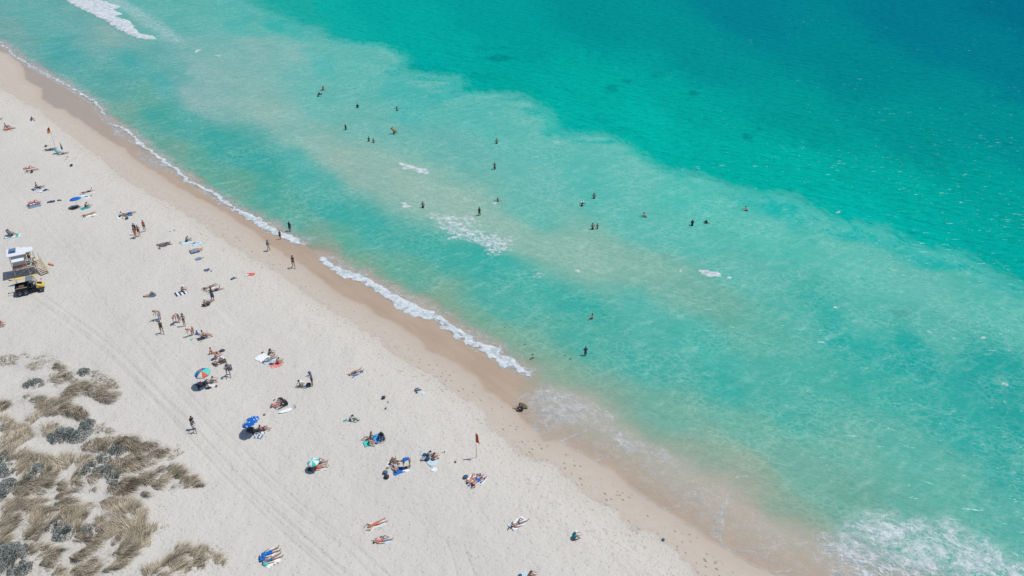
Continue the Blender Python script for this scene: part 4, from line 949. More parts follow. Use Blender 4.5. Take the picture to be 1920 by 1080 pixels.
def parasol(label, p, rad, h, mats, pan, tilt=(0, 0), panels=8, rot=0.0, drop=.30):
    """p: foot of the pole in the photograph; mats of the panels, pan: which panel has which"""
    r_ = empty('parasol', at(*p), 0, label, 'parasol')
    q = Matrix.Rotation(tilt[0], 3, 'X') @ Matrix.Rotation(tilt[1], 3, 'Y'); piv = Vector((0, 0, h * .62))
    T = lambda v: q @ (Vector(v) - piv) + piv
    v = []; f = []; mi = []; N = panels * 4; rings = 7
    for j in range(rings + 1):
        t = j / rings
        for i in range(N):
            a = 2 * PI * i / N + R(rot); k = (i % 4) / 4; sag = 1 - .055 * math.sin(PI * k) * t * 1.0
            r2 = rad * math.sin(t * PI / 2 * .92) / math.sin(PI / 2 * .92) * sag
            z = h - drop * (1 - math.cos(t * PI / 2 * .95)) * (1.0) - .02 * t
            v.append(T((r2 * math.cos(a), r2 * math.sin(a), z)))
    for j in range(rings):
        for i in range(N):
            f.append((j * N + i, (j + 1) * N + i, (j + 1) * N + (i + 1) % N, j * N + (i + 1) % N)); mi.append(pan[(i // 4) % len(pan)])
    o = mesh_obj('canopy', v, f, mats, r_, mi)
    sm = o.modifiers.new('thickness', 'SOLIDIFY'); sm.thickness = .008
    mb = MB(); mb.tube([(0, 0, -.1), (0, 0, h * .62), T((0, 0, h * .62)), T((0, 0, h + .02))], .018, 8); mb.build('pole', mat('pole_metal', .5, .5, .5, .4), r_, True)
    for k in range(panels):
        a = 2 * PI * k / panels + R(rot); mb = MB(); pts = []
        for t in (.0, .33, .66, 1.0):
            r2 = rad * math.sin(t * PI / 2 * .92) / math.sin(PI / 2 * .92); pts.append(T((r2 * math.cos(a), r2 * math.sin(a), h - drop * (1 - math.cos(t * PI / 2 * .95)) - .03)))
        mb.tube(pts, .006, 4); mb.build('rib', mat('pole_metal', .5, .5, .5, .4), r_, True)
    mb = MB(); mb.blob(T((0, 0, h + .04)), (.03, .03, .05), 8, 5); mb.build('finial', cm('cream'), r_, True)
    return r_
def surfboard(label, p0, p1, w, c='white', name='surfboard', fins=True, thick=.07):
    a, b = at(*p0), at(*p1); L = math.hypot(b.x - a.x, b.y - a.y)
    r_ = empty(name, (a + b) / 2 + Vector((0, 0, .06)), math.atan2(b.y - a.y, b.x - a.x), label, name.replace('_', ' '))
    v = []; f = []; n_ = 18; m_ = 10
    for i in range(n_ + 1):
        t = i / n_; x = (t - .5) * L; hw = w / 2 * (max(0, math.sin(PI * min(1, t * 1.02 + .0))) ** .55) * (1 - .25 * abs(t - .42)); hw = max(hw, .02); zz_ = .10 * (1 - t) ** 4 + .03 * t ** 5
        for k in range(m_):
            a_ = 2 * PI * k / m_; v.append((x, hw * math.cos(a_), zz_ + thick / 2 * math.sin(a_)))
    for i in range(n_):
        for k in range(m_): f.append((i * m_ + k, i * m_ + (k + 1) % m_, (i + 1) * m_ + (k + 1) % m_, (i + 1) * m_ + k))
    f += [tuple(range(m_)), tuple(n_ * m_ + k for k in range(m_ - 1, -1, -1))]
    mesh_obj('board', v, f, cm(c), r_)
    if fins:
        for dy, dx in ((0, .44), (.14, .38), (-.14, .38)):
            mb = MB(); mb.box((dx * L, dy, .09), (.12, .01, .12), bev=.004); mb.build('fin', cm('charcoal'), r_)
        mb = MB(); mb.box((.30 * L, 0, .05), (.3, w * .55, .01)); mb.build('grip_pad', cm('lightgrey'), r_)
    return r_
def flagpole(label, p, h, lean, flag_cols, fh, fw, deg, furl=.5, pole='gold'):
    r_ = empty('flag', at(*p), 0, label, 'flag'); top = Vector((lean[0], lean[1], h))
    mb = MB(); mb.tube([(0, 0, -.3), top], [.028, .018], 8); mb.build('pole', mat('bamboo_pole', .50, .33, .16, .6), r_, True)
    # cloth hanging in folds from the top
    d = Vector((math.cos(R(deg)), math.sin(R(deg)), 0)); s_ = Vector((-d.y, d.x, 0)); v = []; f = []; mi = []; nx, nz = 12, 12
    for j in range(nz + 1):
        for i in range(nx + 1):
            a, b = i / nx, j / nz
            q = top * (1 - b * fh / h) + d * (fw * a * (1 - furl * (1 - b) * .6)) + s_ * .07 * math.sin(a * 9 + b * 3) * a + Vector((0, 0, -.45 * a * fw * (1.2 - b * .3) - .02))
            v.append(q)
    for j in range(nz):
        for i in range(nx): f.append((j * (nx + 1) + i, j * (nx + 1) + i + 1, (j + 1) * (nx + 1) + i + 1, (j + 1) * (nx + 1) + i)); mi.append(0 if j < nz * .55 or len(flag_cols) == 1 else 1)
    o = mesh_obj('banner', v, f, [cm(c) for c in flag_cols], r_, mi); sm = o.modifiers.new('t', 'SOLIDIFY'); sm.thickness = .006
    return r_

# ------------------------------------------------------------------ lifeguard tower
def tower():
    p = at(33, 520); rz = R(27)
    r_ = empty('lifeguard_tower', p, rz, 'white lifeguard tower on posts with a solar panel on its roof', 'lifeguard tower')
    wm = mat('tower_white', .62, .66, .70, .5); gm = mat('tower_wall', .44, .47, .48, .6, .06); tm = mat('tower_timber', .52, .45, .35, .7); ym = mat('tower_yellow', .58, .42, .10, .6); dk = mat('dark_glass', .02, .03, .05, .2)
    dz, rzf = 1.25, 3.15
    # roof with a stepped front, slightly pitched
    ol = [(-.35, -.30), (1.75, -.30), (1.75, -.02), (2.45, -.02), (2.62, .55), (2.45, 1.15), (1.85, 1.15), (1.75, 1.45), (1.2, 1.45), (1.1, 1.85), (-.35, 1.85)]
    v = [(x, y, rzf + .10 * (1 - abs(y - .8))) for x, y in ol] + [(x, y, rzf - .09) for x, y in ol]; n_ = len(ol)
    mesh_obj('roof', v, [tuple(range(n_)), tuple(range(2 * n_ - 1, n_ - 1, -1))] + [(i, n_ + i, n_ + (i + 1) % n_, (i + 1) % n_)[::1] for i in range(n_)], wm, r_, smooth=False)
    mb = MB(); mb.box((.35, .95, rzf + .22), (.78, .95, .045), Matrix.Rotation(R(-6), 3, 'X')); sp = mb.build('solar_panel', stripes('solar_cells', (.05, .14, .30), (.09, .20, .38), 9, 0, .8), r_)
    for x, y in ((0, .5), (.7, .5), (0, 1.35), (.7, 1.35)):
        mb = MB(); mb.tube([(x, y, rzf), (x, y, rzf + .22)], .015, 5); mb.build('bracket', mat('pole_metal', .5, .5, .5, .4), sp)
    # cabin
    def wall(c, d): 
        mb = MB(); mb.box(c, d); return mb.build('wall', gm, r_)
    wall((.70, .0, 1.68), (1.45, .06, .86)); wall((0, .80, 2.1), (.06, 1.52, 1.70)); wall((.70, 1.6, 2.1), (1.45, .06, 1.70)); wall((.70, 0, 2.88), (1.45, .06, .36))
    mb = MB(); mb.box((.70, .03, 2.4), (1.30, .02, .58)); wn = mb.build('window', dk, r_)
    mb = MB(); mb.box((.70, -.03, 2.1), (1.42, .07, .05)); mb.build('sill', wm, wn)
    mb = MB(); mb.box((.72, -.34, 2.60), (1.35, .72, .045), Matrix.Rotation(R(22), 3, 'X')); mb.build('awning', wm, r_)
    mb = MB(); mb.box((.62, -.14, 1.42), (1.42, .10, .26), bev=.04); mb.build('rescue_board', cm('coral'), r_)
    mb = MB(); mb.box((1.10, .80, dz - .05), (2.55, 1.9, .09)); mb.build('deck', mat('deck_grey', .40, .42, .42, .7), r_)
    for c, d in (((1.1, -.18, dz), (2.65, .06, .20)), ((2.41, .80, dz), (.06, 1.9, .20)), ((1.1, 1.78, dz), (2.65, .06, .20))):
        mb = MB(); mb.box(c, d); mb.build('edge_board', ym if c[1] > 1 or c[0] > 2 else tm, r_)
    for x, y in ((-.12, -.12), (-.12, 1.72), (1.45, -.12), (1.45, 1.72), (2.34, -.12), (2.34, 1.72)):
        mb = MB(); top = rzf - .09 if x < 2 else dz + 1.0; mb.tube([(x, y, -.4), (x, y, top)], .045, 6); mb.build('post', tm, r_)
    for a, b in (((-.12, -.12, .15), (1.45, -.12, 1.0)), ((1.45, -.12, .15), (2.34, -.12, 1.1)), ((-.12, -.12, 1.0), (-.12, 1.72, .2)), ((-.12, 1.72, .2), (1.45, 1.72, 1.0))):
        mb = MB(); mb.tube([a, b], .03, 5); mb.build('brace', tm, r_)
    for a, b in (((1.45, -.12, dz + 1), (2.34, -.12, dz + 1)), ((1.45, 1.72, dz + 1), (2.34, 1.72, dz + 1)), ((1.45, -.12, dz + .5), (2.34, -.12, dz + .5)), ((1.45, 1.72, dz + .5), (2.34, 1.72, dz + .5))):
        mb = MB(); mb.tube([a, b], .025, 6); mb.build('rail', tm, r_)
    # sloping walkway down to the sand with a hand rail
    a0, a1 = Vector((2.45, 1.15, dz - .03)), Vector((3.1, -.75, .05)); d = (a1 - a0); w_ = Vector((d.y, -d.x, 0)).normalized() * -.42
    for s_, nm_ in ((1, 'stringer'), (-1, 'stringer')):
        mb = MB(); mb.tube([a0 + w_ * s_, a1 + w_ * s_], .06, 4); mb.build(nm_, ym if s_ > 0 else tm, r_)
    mb = MB()
    for k in range(9):
        c = a0 + d * ((k + .5) / 9); mb.box(c, (.22, .80, .03), Matrix.Rotation(math.atan2(d.y, d.x), 3, 'Z'))
    mb.build('treads', mat('tread_timber', .40, .36, .30, .8), r_)
    for hh in (.5, .95):
        mb = MB(); mb.tube([a0 + w_ + Z * hh, a1 + w_ + Z * hh], .022, 6); mb.build('rail', tm, r_)
    for k in range(4):
        c = a0 + w_ + d * (k / 3); mb = MB(); mb.tube([c, c + Z * .95], .022, 6); mb.build('rail_post', tm, r_)
    return r_, p, rz
def loc3(p, rz, v): return p + Matrix.Rotation(rz, 3, 'Z') @ Vector(v)
def utv():
    p = at(61, 546); rz = R(24)
    r_ = empty('utility_vehicle', p, rz, 'black utility buggy with yellow bonnet parked below the lifeguard tower', 'utility vehicle')
    bk = mat('buggy_black', .012, .018, .028, .5, .2); ym = mat('buggy_yellow', .60, .43, .10, .4); rub = mat('tyre_rubber', .03, .04, .055, .9); gy = mat('buggy_grey', .14, .18, .22, .6)
    mb = MB(); mb.box((0, 0, .48), (2.9, 1.15, .28), bev=.06); mb.build('chassis', bk, r_)
    mb = MB(); mb.box((-.95, 0, .66), (1.35, 1.42, .06))
    for c, d in (((-.95, .70, .88), (1.35, .05, .42)), ((-.95, -.70, .88), (1.35, .05, .42)), ((-1.62, 0, .88), (.05, 1.42, .42)), ((-.29, 0, .90), (.05, 1.42, .46))): mb.box(c, d)
    bed = mb.build('cargo_bed', bk, r_)
    mb = MB(); mb.tube([(-1.62, -.72, 1.10), (-.28, -.72, 1.10)], .035, 6); mb.build('bed_rail', mat('bed_rail_tan', .40, .30, .20, .6), bed)
    mb = MB(); mb.box((-.95, .1, .82), (.7, .6, .22), bev=.05); mb.build('tool_box', mat('box_brown', .10, .07, .05, .8), bed)
    for y in (-.32, .32):
        mb = MB(); mb.box((.05, y, .82), (.48, .52, .14), bev=.04); mb.box((-.18, y, 1.08), (.12, .52, .48), bev=.04); mb.build('seat', bk, r_)
    v = [(.62, -.58, .62), (.62, .58, .62), (1.50, .50, .55), (1.50, -.50, .55), (.66, -.55, 1.06), (.66, .55, 1.06), (1.44, .40, .80), (1.44, -.40, .80)]
    mesh_obj('bonnet', v, [(0, 1, 2, 3), (4, 7, 6, 5), (0, 4, 5, 1), (1, 5, 6, 2), (2, 6, 7, 3), (3, 7, 4, 0)], ym, r_, smooth=False)
    mb = MB(); mb.box((1.02, 0, .985), (.55, .42, .03), Matrix.Rotation(R(18), 3, 'Y')); mb.build('bonnet_vent', bk, r_)
    for y in (-.30, .30):
        mb = MB(); mb.blob((1.49, y, .68), (.05, .10, .07), 8, 5); mb.build('headlight', mat('lamp_glass', .5, .5, .5, .2), r_, True)
    mb = MB(); mb.box((.62, 0, 1.02), (.18, 1.08, .10), bev=.03); mb.build('dashboard', gy, r_)
    mb = MB(); mb.tube([(.36 + .14 * math.cos(t) * .5, .32 + .16 * math.sin(t), 1.12 + .12 * math.cos(t)) for t in np.linspace(0, 2 * PI, 13)], .014, 5, cap=False); mb.build('steering_wheel', bk, r_, True)
    cage = MB()
    for y in (-.62, .62): cage.tube([(.74, y, .95), (.40, y * .93, 1.78), (-.28, y * .93, 1.80), (-.34, y, .70)], .03, 6)
    for x, z in ((.40, 1.78), (-.28, 1.80)): cage.tube([(x, -.58, z), (x, .58, z)], .03, 6)
    cage.build('roll_cage', bk, r_, True)
    mb = MB(); mb.box((.06, 0, 1.84), (.74, 1.22, .035), bev=.015); mb.build('roof', gy, r_)
    for x in (-1.28, -.62, 1.05):
        for y in (-.66, .66):
            w_ = MB(); w_.tube([(x, y - .14, .33), (x, y - .10, .33), (x, y + .10, .33), (x, y + .14, .33)], [.27, .33, .33, .27], 18); tyre = w_.build('wheel', rub, r_, True)
            w_ = MB(); w_.tube([(x, y - .155, .33), (x, y + .155, .33)], .15, 12); w_.build('rim', gy, tyre)
    mb = MB(); mb.tube([(1.25, .45, .8), (1.25, .45, 1.15)], .01, 5); mb.blob((1.25, .45, 1.2), (.10, .07, .08), 8, 6); mb.build('beacon', mat('beacon_red', .35, .04, .05, .4), r_, True)
    mb = MB(); mb.tube([(-1.4, 0, .40), (-2.5, .06, .30)], .035, 6); mb.blob((-2.5, .06, .32), (.08, .08, .08), 7, 5); mb.build('tow_bar', bk, r_, True)
    return r_
# ------------------------------------------------------------------ lifeguard station
tw, tp_, trz = tower(); utv()
c = loc3(tp_, trz, (1.85, .75, 1.25)); person('lifeguard in khaki standing on the tower deck beside the cabin', 'stand_hips', c, R(-60), 'm', 'tan', 'brown', (('tee', 'gold'), ('shorts', 'charcoal')), cat='lifeguard')
c = loc3(tp_, trz, (2.15, .25, 1.25)); person('lifeguard in a white shirt seated at the right of the tower deck', 'sit_knees', c, R(-30), 'f', 'tan', 'dark', (('tee', 'white'), ('shorts', 'grey')), cat='lifeguard')
def long_board():
    p = at(48, 530); r_ = empty('paddle_board', p + Vector((0, 0, .75)), R(24), 'long yellow rescue board lying on a low rack between tower and buggy', 'rescue board')
    v = []; f = []; n_, m_, L, w = 22, 10, 3.25, .52
    for i in range(n_ + 1):
        t = i / n_; x = (t - .5) * L; hw = max(.02, w / 2 * math.sin(PI * t) ** .45); z = .12 * abs(2 * t - 1) ** 3
        for k in range(m_): a_ = 2 * PI * k / m_; v.append((x, hw * math.cos(a_), z + .06 * math.sin(a_)))
    for i in range(n_):
        for k in range(m_): f.append((i * m_ + k, i * m_ + (k + 1) % m_, (i + 1) * m_ + (k + 1) % m_, (i + 1) * m_ + k))
    mesh_obj('board', v, f, mat('board_yellow', .62, .47, .13, .45, .05), r_)
    for x in (-1.0, .3):
        mb = MB(); mb.box((x, 0, .085), (.10, .18, .02)); mb.build('marking', cm('coral'), r_)
    for x in (-.9, .9):
        mb = MB(); mb.tube([(x, -.25, -.74), (x, -.22, -.08), (x, .22, -.08), (x, .25, -.74)], .03, 6); mb.build('rack_leg', mat('tower_timber', .42, .34, .24, .7), r_)
    return r_
long_board()
surfboard('small orange rescue tube lying on the sand right of the lifeguard tower', (90.5, 494.5), (101, 498), .28, 'orange', 'rescue_tube', False, .14)
bag('small dark bag alone on the sand right of the rescue board', (88.7, 511), 'charcoal', sz=(.28, .2, .18))
towel('mint and white towel under the person just above the lifeguard tower', (9, 444), (37, 441), .9, stripes('mint_white', PAL['turq'], PAL['white'], 1.2, 0, .55))
sit('person reclining in a blue beach chair on the mint towel above the lifeguard tower', (20, 443), to=(34, 440), pose='sit_chair', skin='tan', hair='brown', wear=(('shorts', 'navy'),))
def chair(label, p, deg, c1, c2='lightgrey', h=.3):
    r_ = empty('beach_chair', at(*p), img_dir(p, deg), label, 'beach chair')
    mb = MB(); mb.box((.05, 0, .24), (.52, .54, .03), bev=.01); mb.build('seat', cm(c1), r_)
    mb = MB(); mb.box((-.36, 0, .55), (.04, .54, .66), Matrix.Rotation(R(-28), 3, 'Y')); mb.build('backrest', cm(c1), r_)
    for y in (-.28, .28):
        mb = MB(); mb.tube([(.32, y, .0), (-.10, y, .42), (-.55, y, .85)], .018, 6); mb.tube([(-.35, y, .0), (.30, y, .30)], .018, 6); mb.build('frame', cm(c2), r_, True)
        mb = MB(); mb.box((.02, y, .42), (.42, .05, .03), bev=.01); mb.build('armrest', cm(c2), r_)
    return r_
chair('blue folding beach chair with its back to the sea above the lifeguard tower', (22, 441.5), -5, 'slate')

# ------------------------------------------------------------------ flags
flagpole('red and yellow swimming flag on a leaning pole at the upper left of the beach', (102.5, 272), 3.2, (0, 0), ('red', 'yellow'), .95, .55, 200, .6)
flagpole('plain red flag hanging from a pole above the blue striped towel', (893.5, 858), 3.15, (-.02, 0), ('flag_red',), 1.15, .40, -20, .75)

# ------------------------------------------------------------------ upper left of the beach
W = 'white'
lie('person lying at the left edge of the frame with only the legs in view', (-14, 227), (4, 223.5), skin='tan')
towel('small white towel under the person sitting highest on the left', (55, 228.5), (63, 228), .7, cm('white'))
sit('person in a dark teal top sitting alone on the uppermost white towel', (58.5, 227), deg=0, pose='sit_knees', skin='tan', wear=(('tee', 'slate'), ('brief', 'red')), hair='dark')
towel('brown towel under the couple left of the red and yellow flag', (11, 244), (27, 242), 1.5, cm('tan'))
sit('dark haired sunbather with raised knees, upper of the couple left of the flag', (13, 239.5), to=(25, 238.5), pose='sit_knees_back', skin='tan', wear=(('onepiece', 'charcoal'),), build='f')
lie('sunbather lying face down in red shorts, lower of the couple left of the flag', (10, 244), (26, 241.5), 'prone', skin='tan', wear=(('shorts', 'red'),), hair='dark')
bag('dark bag left of the foot of the red and yellow flag', (86.5, 275), 'slate')
towel('slate towel beside the foot of the red and yellow flag', (86, 282), (104, 280), .8, cm('slate'))
lie('sunbather lying with legs towards the sea just below the red and yellow flag', (87, 282), (105, 278.5), 'prone', skin='tan', wear=(('brief', 'navy'),))
sandal('sandals at the head of the sunbather below the red and yellow flag', (80.5, 283), 'brown')
chair('teal folding beach chair below the red and yellow flag', (110, 288), 0, 'teal')
lie('person stretched out beside the teal beach chair', (111, 290), (126, 288), 'supine', skin='tan', wear=(('tee', 'lightgrey'), ('shorts', 'slate')))
def furled():
    r_ = empty('folded_parasol', at(118, 285), 0, 'furled grey blue parasol standing beside the teal beach chair', 'parasol')
    mb = MB(); mb.tube([(0, 0, -.2), (0, 0, 1.75)], .018, 6); mb.build('pole', mat('pole_metal', .5, .5, .5, .4), r_, True)
    mb = MB(); mb.tube([(0, 0, .45), (0, 0, .6), (0, 0, 1.1), (0, 0, 1.7)], [.10, .17, .12, .03], 9); mb.build('canopy', cm('greyblue'), r_, True)
furled()
lump('small brown pile of clothes below the teal beach chair', (126, 295), 'brown', (.45, .3, .12))
sandal('lone dark sandal below the teal beach chair', (124, 299.3), 'brown')
bag('navy bag with a white towel tucked beside it, alone below the teal chair', (134, 311), 'navy', 'white', (.5, .35, .3))
towel('white towel under the pair left of the navy bag', (45, 321), (64, 320), 1.4, cm('offwhite'))
lie('sunbather with red hair tie, upper of the pair lying left of the navy bag', (45, 318), (66, 314.5), 'supine_knee', build='f', skin='pink', wear=(('top', 'red'), ('brief', 'red')), hair='brown')
lie('sunbather in dark briefs, lower of the pair lying left of the navy bag', (50, 322.5), (72, 318), 'prone', skin='tan', wear=(('brief', 'charcoal'),), hair='brown')
bag('dark bag at the feet of the pair lying left of the navy bag', (60, 323.5), 'navy', sz=(.5, .3, .25))
towel('navy towel under the person propped up on one arm', (60, 357), (76, 352), .9, cm('navy'))
sit('sunbather propped on straight arms on the navy towel with legs towards the sea', (71, 351.5), to=(83, 350.5), pose='sit_legs', skin='tan', wear=(('brief', 'slate'),), hair='brown')
towel('blue striped towel just below the person propped on straight arms', (69, 360), (86, 355), .9, stripes('blue_stripe', PAL['greyblue'], PAL['white'], 5, 0, .6))
lump('navy clothes heaped on the blue striped towel', (85, 357), 'navy', (.6, .4, .2)); lump('white cloth bundle on the blue striped towel', (75, 360.5), 'white', (.6, .4, .15))
sandal('tiny green sandal right of the blue striped towel', (91.5, 356.3), 'olive')
towel('white towel under the sunbather in navy briefs above the blue parasol', (150, 363), (178, 360), .85, cm('offwhite'))
lie('sunbather in navy briefs lying with one foot up above the blue parasol', (155, 363.5), (177, 357.5), 'prone_kick', skin='tan', wear=(('shorts', 'navy'),), hair='dark')
towel('pale blue towel lying empty above the blue parasol', (152, 366.5), (166, 371), .8, stripes('paleblue_white', PAL['paleblue'], PAL['white'], 4, 0, .5))
lump('dark clothes at the corner of the pale blue towel above the blue parasol', (161, 369.5), 'navy', (.5, .3, .12)); hat_lying('straw sun hat lying beside the pale blue towel', (171, 367), 'straw')
towel('grey blue towel under the two pink sunbathers left of the blue parasol', (52, 388.5), (76, 382.5), 1.5, cm('greyblue'))
lie('pink skinned sunbather, upper of the two on the grey blue towel', (53, 382.5), (77, 378.5), 'supine_knee', skin='pink', wear=(('shorts', 'coral'),), hair='ginger')
lie('pink skinned sunbather in a white bikini, lower of the two on the grey blue towel', (53, 387), (77, 380.5), 'prone', build='f', skin='pink', wear=(('top', 'white'), ('brief', 'white')), hair='brown')
towel('crumpled navy towel between the pink sunbathers and the blue parasol', (89, 379.5), (103, 377.5), .55, cm('navy'), crumple=.09)
lump('small slate bundle right of the crumpled navy towel', (111, 376), 'slate', (.4, .3, .18)); sandal('brown sandal right of the small slate bundle', (115, 376.2), 'tan')
parasol('plain royal blue parasol at the upper left of the beach', (146, 389), .80, 1.55, [cm('royal'), cm('blue')], [0, 1, 0, 0, 1, 0, 0, 1], (R(-6), R(-6)), drop=.26)
lie('person in dark clothes lying in the shade of the plain blue parasol', (134, 393), (154, 389), 'supine_knees', skin='brown', wear=(('tee', 'charcoal'), ('shorts', 'black')))
towel('teal towel under the pink person right of the plain blue parasol', (152, 393), (166, 388), .8, cm('teal'))
sit('pink skinned person sitting bent forward right of the plain blue parasol', (160, 388), to=(171, 387), pose='sit_read', skin='pink', wear=(('brief', 'coral'),), hair='ginger')
towel('white towel under the lone sunbather below the plain blue parasol', (157, 406.5), (179, 401), .85, cm('white'))
lie('lone sunbather lying face down on a white towel below the plain blue parasol', (157, 406.5), (179, 399), 'prone', skin='tan', wear=(('brief', 'tan'),), hair='dark')
lump('tan hat shaped heap of sand coloured cloth below the lone sunbather', (173, 406.5), 'tan', (.4, .25, .08))
towel('white towel under the seated person in a white shirt near the standing group', (219, 409), (232, 406), 1.0, cm('white'))
sit('person in a white shirt sitting on a white towel near the standing group', (224, 407), deg=10, pose='sit_read', skin='tan', wear=(('tee', 'white'), ('shorts', 'navy')), hair='dark')
hat_lying('wide straw hat lying on the white towel near the standing group', (230, 409), 'straw', .5)
towel('grey blue towel under the sunbather in blue shorts', (230, 405), (248, 401), .85, stripes('slate_stripe', PAL['greyblue'], PAL['slate'], 3, 0, .5))
lie('sunbather in blue shorts lying face down right of the seated white shirt', (232, 403.5), (253, 398.5), 'prone', skin='tan', wear=(('shorts', 'royal'),), hair='dark')
bag('blue bag below the sunbather in blue shorts', (238, 410.5), 'navy', 'turq')
# standing group
stand('man in a dark teal long shirt standing at the back of the group of three', (254.5, 439), 250, 'stand', skin='tan', hair='dark', wear=(('longtee', 'slate'), ('shorts', 'charcoal')))
stand('bare chested man in navy shorts standing between the two others', (261.5, 442), 250, 'stand_hips', skin='pink', hair='blond', wear=(('shorts', 'navy'),), s=1.0)
r0 = stand('blond woman with a black backpack walking at the front of the group', (255, 445.5), 220, 'walk', build='f', skin='tan', hair='blond', wear=(('dress', 'coral'),), long=False)
mb = MB(); mb.box((-.22, 0, 1.22), (.24, .36, .5), bev=.08); mb.build('backpack', cm('black'), r0, True)
stand('woman in a red bikini top standing alone right of the group of three', (272, 433.5), 300, 'stand', build='f', skin='pink', hair='dark', wear=(('top', 'red'), ('brief', 'black')), long=True)
towel('folded grey blue towel with a teal edge lying alone below the damp sand', (315, 435.5), (329, 433), .5, stripes('blue_teal', PAL['greyblue'], PAL['teal'], 1.4, 0, .7), crumple=.06)
# ------------------------------------------------------------------ middle left
towel('pale blue towel under the couple below the folded grey blue towel', (296, 463), (322, 457), 1.4, cm('paleblue'))
lie('sunbather with a red cap, upper of the couple on the pale blue towel', (294, 461), (322, 455.5), 'supine', skin='tan', hair='ginger', wear=(('shorts', 'greyblue'),), hat=('cap', 'coral'))
lie('sunbather in dark shorts, lower of the couple on the pale blue towel', (298, 463.5), (324, 457.5), 'supine_knee', skin='brown', hair='dark', wear=(('shorts', 'slate'),))
bag('small grey bag below the couple on the pale blue towel', (299.5, 466.5), 'grey', sz=(.35, .25, .2))
towel('pale blue towel under the person in dark shorts who sits up', (340, 458.5), (358, 453.5), .9, cm('paleblue'))
sit('dark haired person in black shorts sitting with legs out by the damp sand', (349, 453.5), to=(360, 450), pose='sit_read', skin='tan', wear=(('shorts', 'black'),), hair='dark')
hat_lying('straw sun hat left of the person in black shorts', (339, 455), 'straw', .5)
towel('pale blue towel lying empty with dark clothes on it by the damp sand', (361, 459), (377, 455), .85, cm('paleblue'))
lump('dark teal clothes on the left end of the empty pale blue towel', (363.5, 457), 'slate', (.5, .3, .12)); lump('flat teal shirt on the right end of the empty pale blue towel', (372, 455.5), 'green', (.6, .25, .05))
lie('person lying wrapped in a slate blanket with only the feet showing', (358, 472.5), (378, 468.5), 'supine', skin='tan', wear=(('trousers', 'orange'),), hair=None)
towel('slate blue blanket spread over the person lying by the damp sand', (357, 474), (374.5, 469.5), .85, cm('greyblue'), crumple=.06, dz=.16, name='blanket', cat='blanket')
towel('small grey towel lying below the slate blanket', (367, 487), (377, 483.5), .5, cm('greyblue'), crumple=.06); lump('yellow cloth strip right of the small grey towel', (380, 482.8), 'straw', (.5, .15, .05))
towel('dark teal towel lying alone near the orange towel', (383, 508), (393, 504.5), .45, cm('slate'), crumple=.05); sandal('navy sandal right of the dark teal towel', (396, 508.5), 'navy'); sandal('brown sandal below the dark teal towel', (389, 509), 'tan')
towel('orange red towel lying flat near the damp sand', (463, 515), (478, 514.5), .62, cm('coral')); lump('white cloth at the left end of the orange red towel', (462.5, 516), 'white', (.5, .3, .08))
lump('dark blue bundle of clothes left of the orange red towel', (437, 523), 'slate', (.65, .45, .22)); sandal('brown sandal right of the dark blue bundle', (443, 521.8), 'brown')
# walkers at the water
stand('man in a black shirt and blue shorts wading out with one arm raised', (543.8, 433.5), 60, 'stand_reach', skin='tan', hair='dark', wear=(('tee', 'black'), ('shorts', 'navy')), dz=-.22)
stand('child in a dark teal shirt standing in the white wash', (526, 449), 90, 'stand', build='c', s=.80, skin='tan', hair='dark', wear=(('tee', 'slate'), ('shorts', 'charcoal')))
stand('person in a grey shirt walking on the damp sand towards the sea', (504, 470.5), 20, 'walk', s=.98, skin='tan', hair='dark', wear=(('tee', 'greyblue'), ('shorts', 'lightgrey')))
stand('dark haired woman in a black bikini walking along the damp sand', (551, 502), 290, 'walk', build='f', s=1.1, skin='tan', hair='dark', wear=(('top', 'black'), ('brief', 'black')), long=True)
# cluster around 380,560
towel('navy towel under the sunbather with raised knees left of the striped towel', (271, 558), (291, 552.5), .8, cm('slate'))
lie('sunbather in a pink bikini with raised knees on the navy towel', (272, 557.5), (293, 551), 'supine_knees', build='f', skin='tan', hair='brown', wear=(('top', 'pink'), ('brief', 'pink')))
sandal('brown sandal at the right end of the navy towel', (292.5, 553.3), 'brown')
towel('black and white striped towel', (328, 553.5), (350, 546.5), .95, stripes('black_white', PAL['navy'], PAL['white'], 2.2, 0, .5))
sit('person in a white hat sitting on the black and white striped towel', (340.5, 547.5), to=(352, 544), pose='sit_knees', skin='pink', wear=(('shorts', 'lightgrey'),), hair='grey', hat=('brim', 'white'))
lie('sunbather with a blue cap lying face down behind the standing woman', (385, 543), (405, 534.5), 'prone', skin='tan', hair='dark', wear=(('brief', 'charcoal'),), hat=('cap', 'navy'))
lie('sunbather lying face down, lower of the pair behind the standing woman', (393, 548), (418, 541), 'prone_kick', skin='tan', hair='dark', wear=(('shorts', 'navy'),))
towel('white towel under the upper sunbather behind the standing woman', (384, 545), (400, 538), .8, cm('offwhite'))
stand('woman with long dark hair in a navy dress standing before two sunbathers', (400, 564.5), 100, 'stand_phone', build='f', s=1.08, skin='tan', hair='dark', wear=(('dress', 'slate'),), long=True)
sit('person in a white hat sitting cross legged below the woman in the navy dress', (385, 574.5), deg=80, pose='sit_cross', skin='tan', wear=(('shorts', 'olive'),), hair='dark', hat=('brim', 'white'))
bag('round navy bag right of the cross legged person in a white hat', (391, 572), 'navy', 'tan', (.42, .35, .35))
lie('person lying behind the round navy bag with feet towards the sea', (388, 571), (397, 565.5), 'supine', s=.8, skin='tan', hair='dark', build='f', wear=(('onepiece', 'charcoal'),))
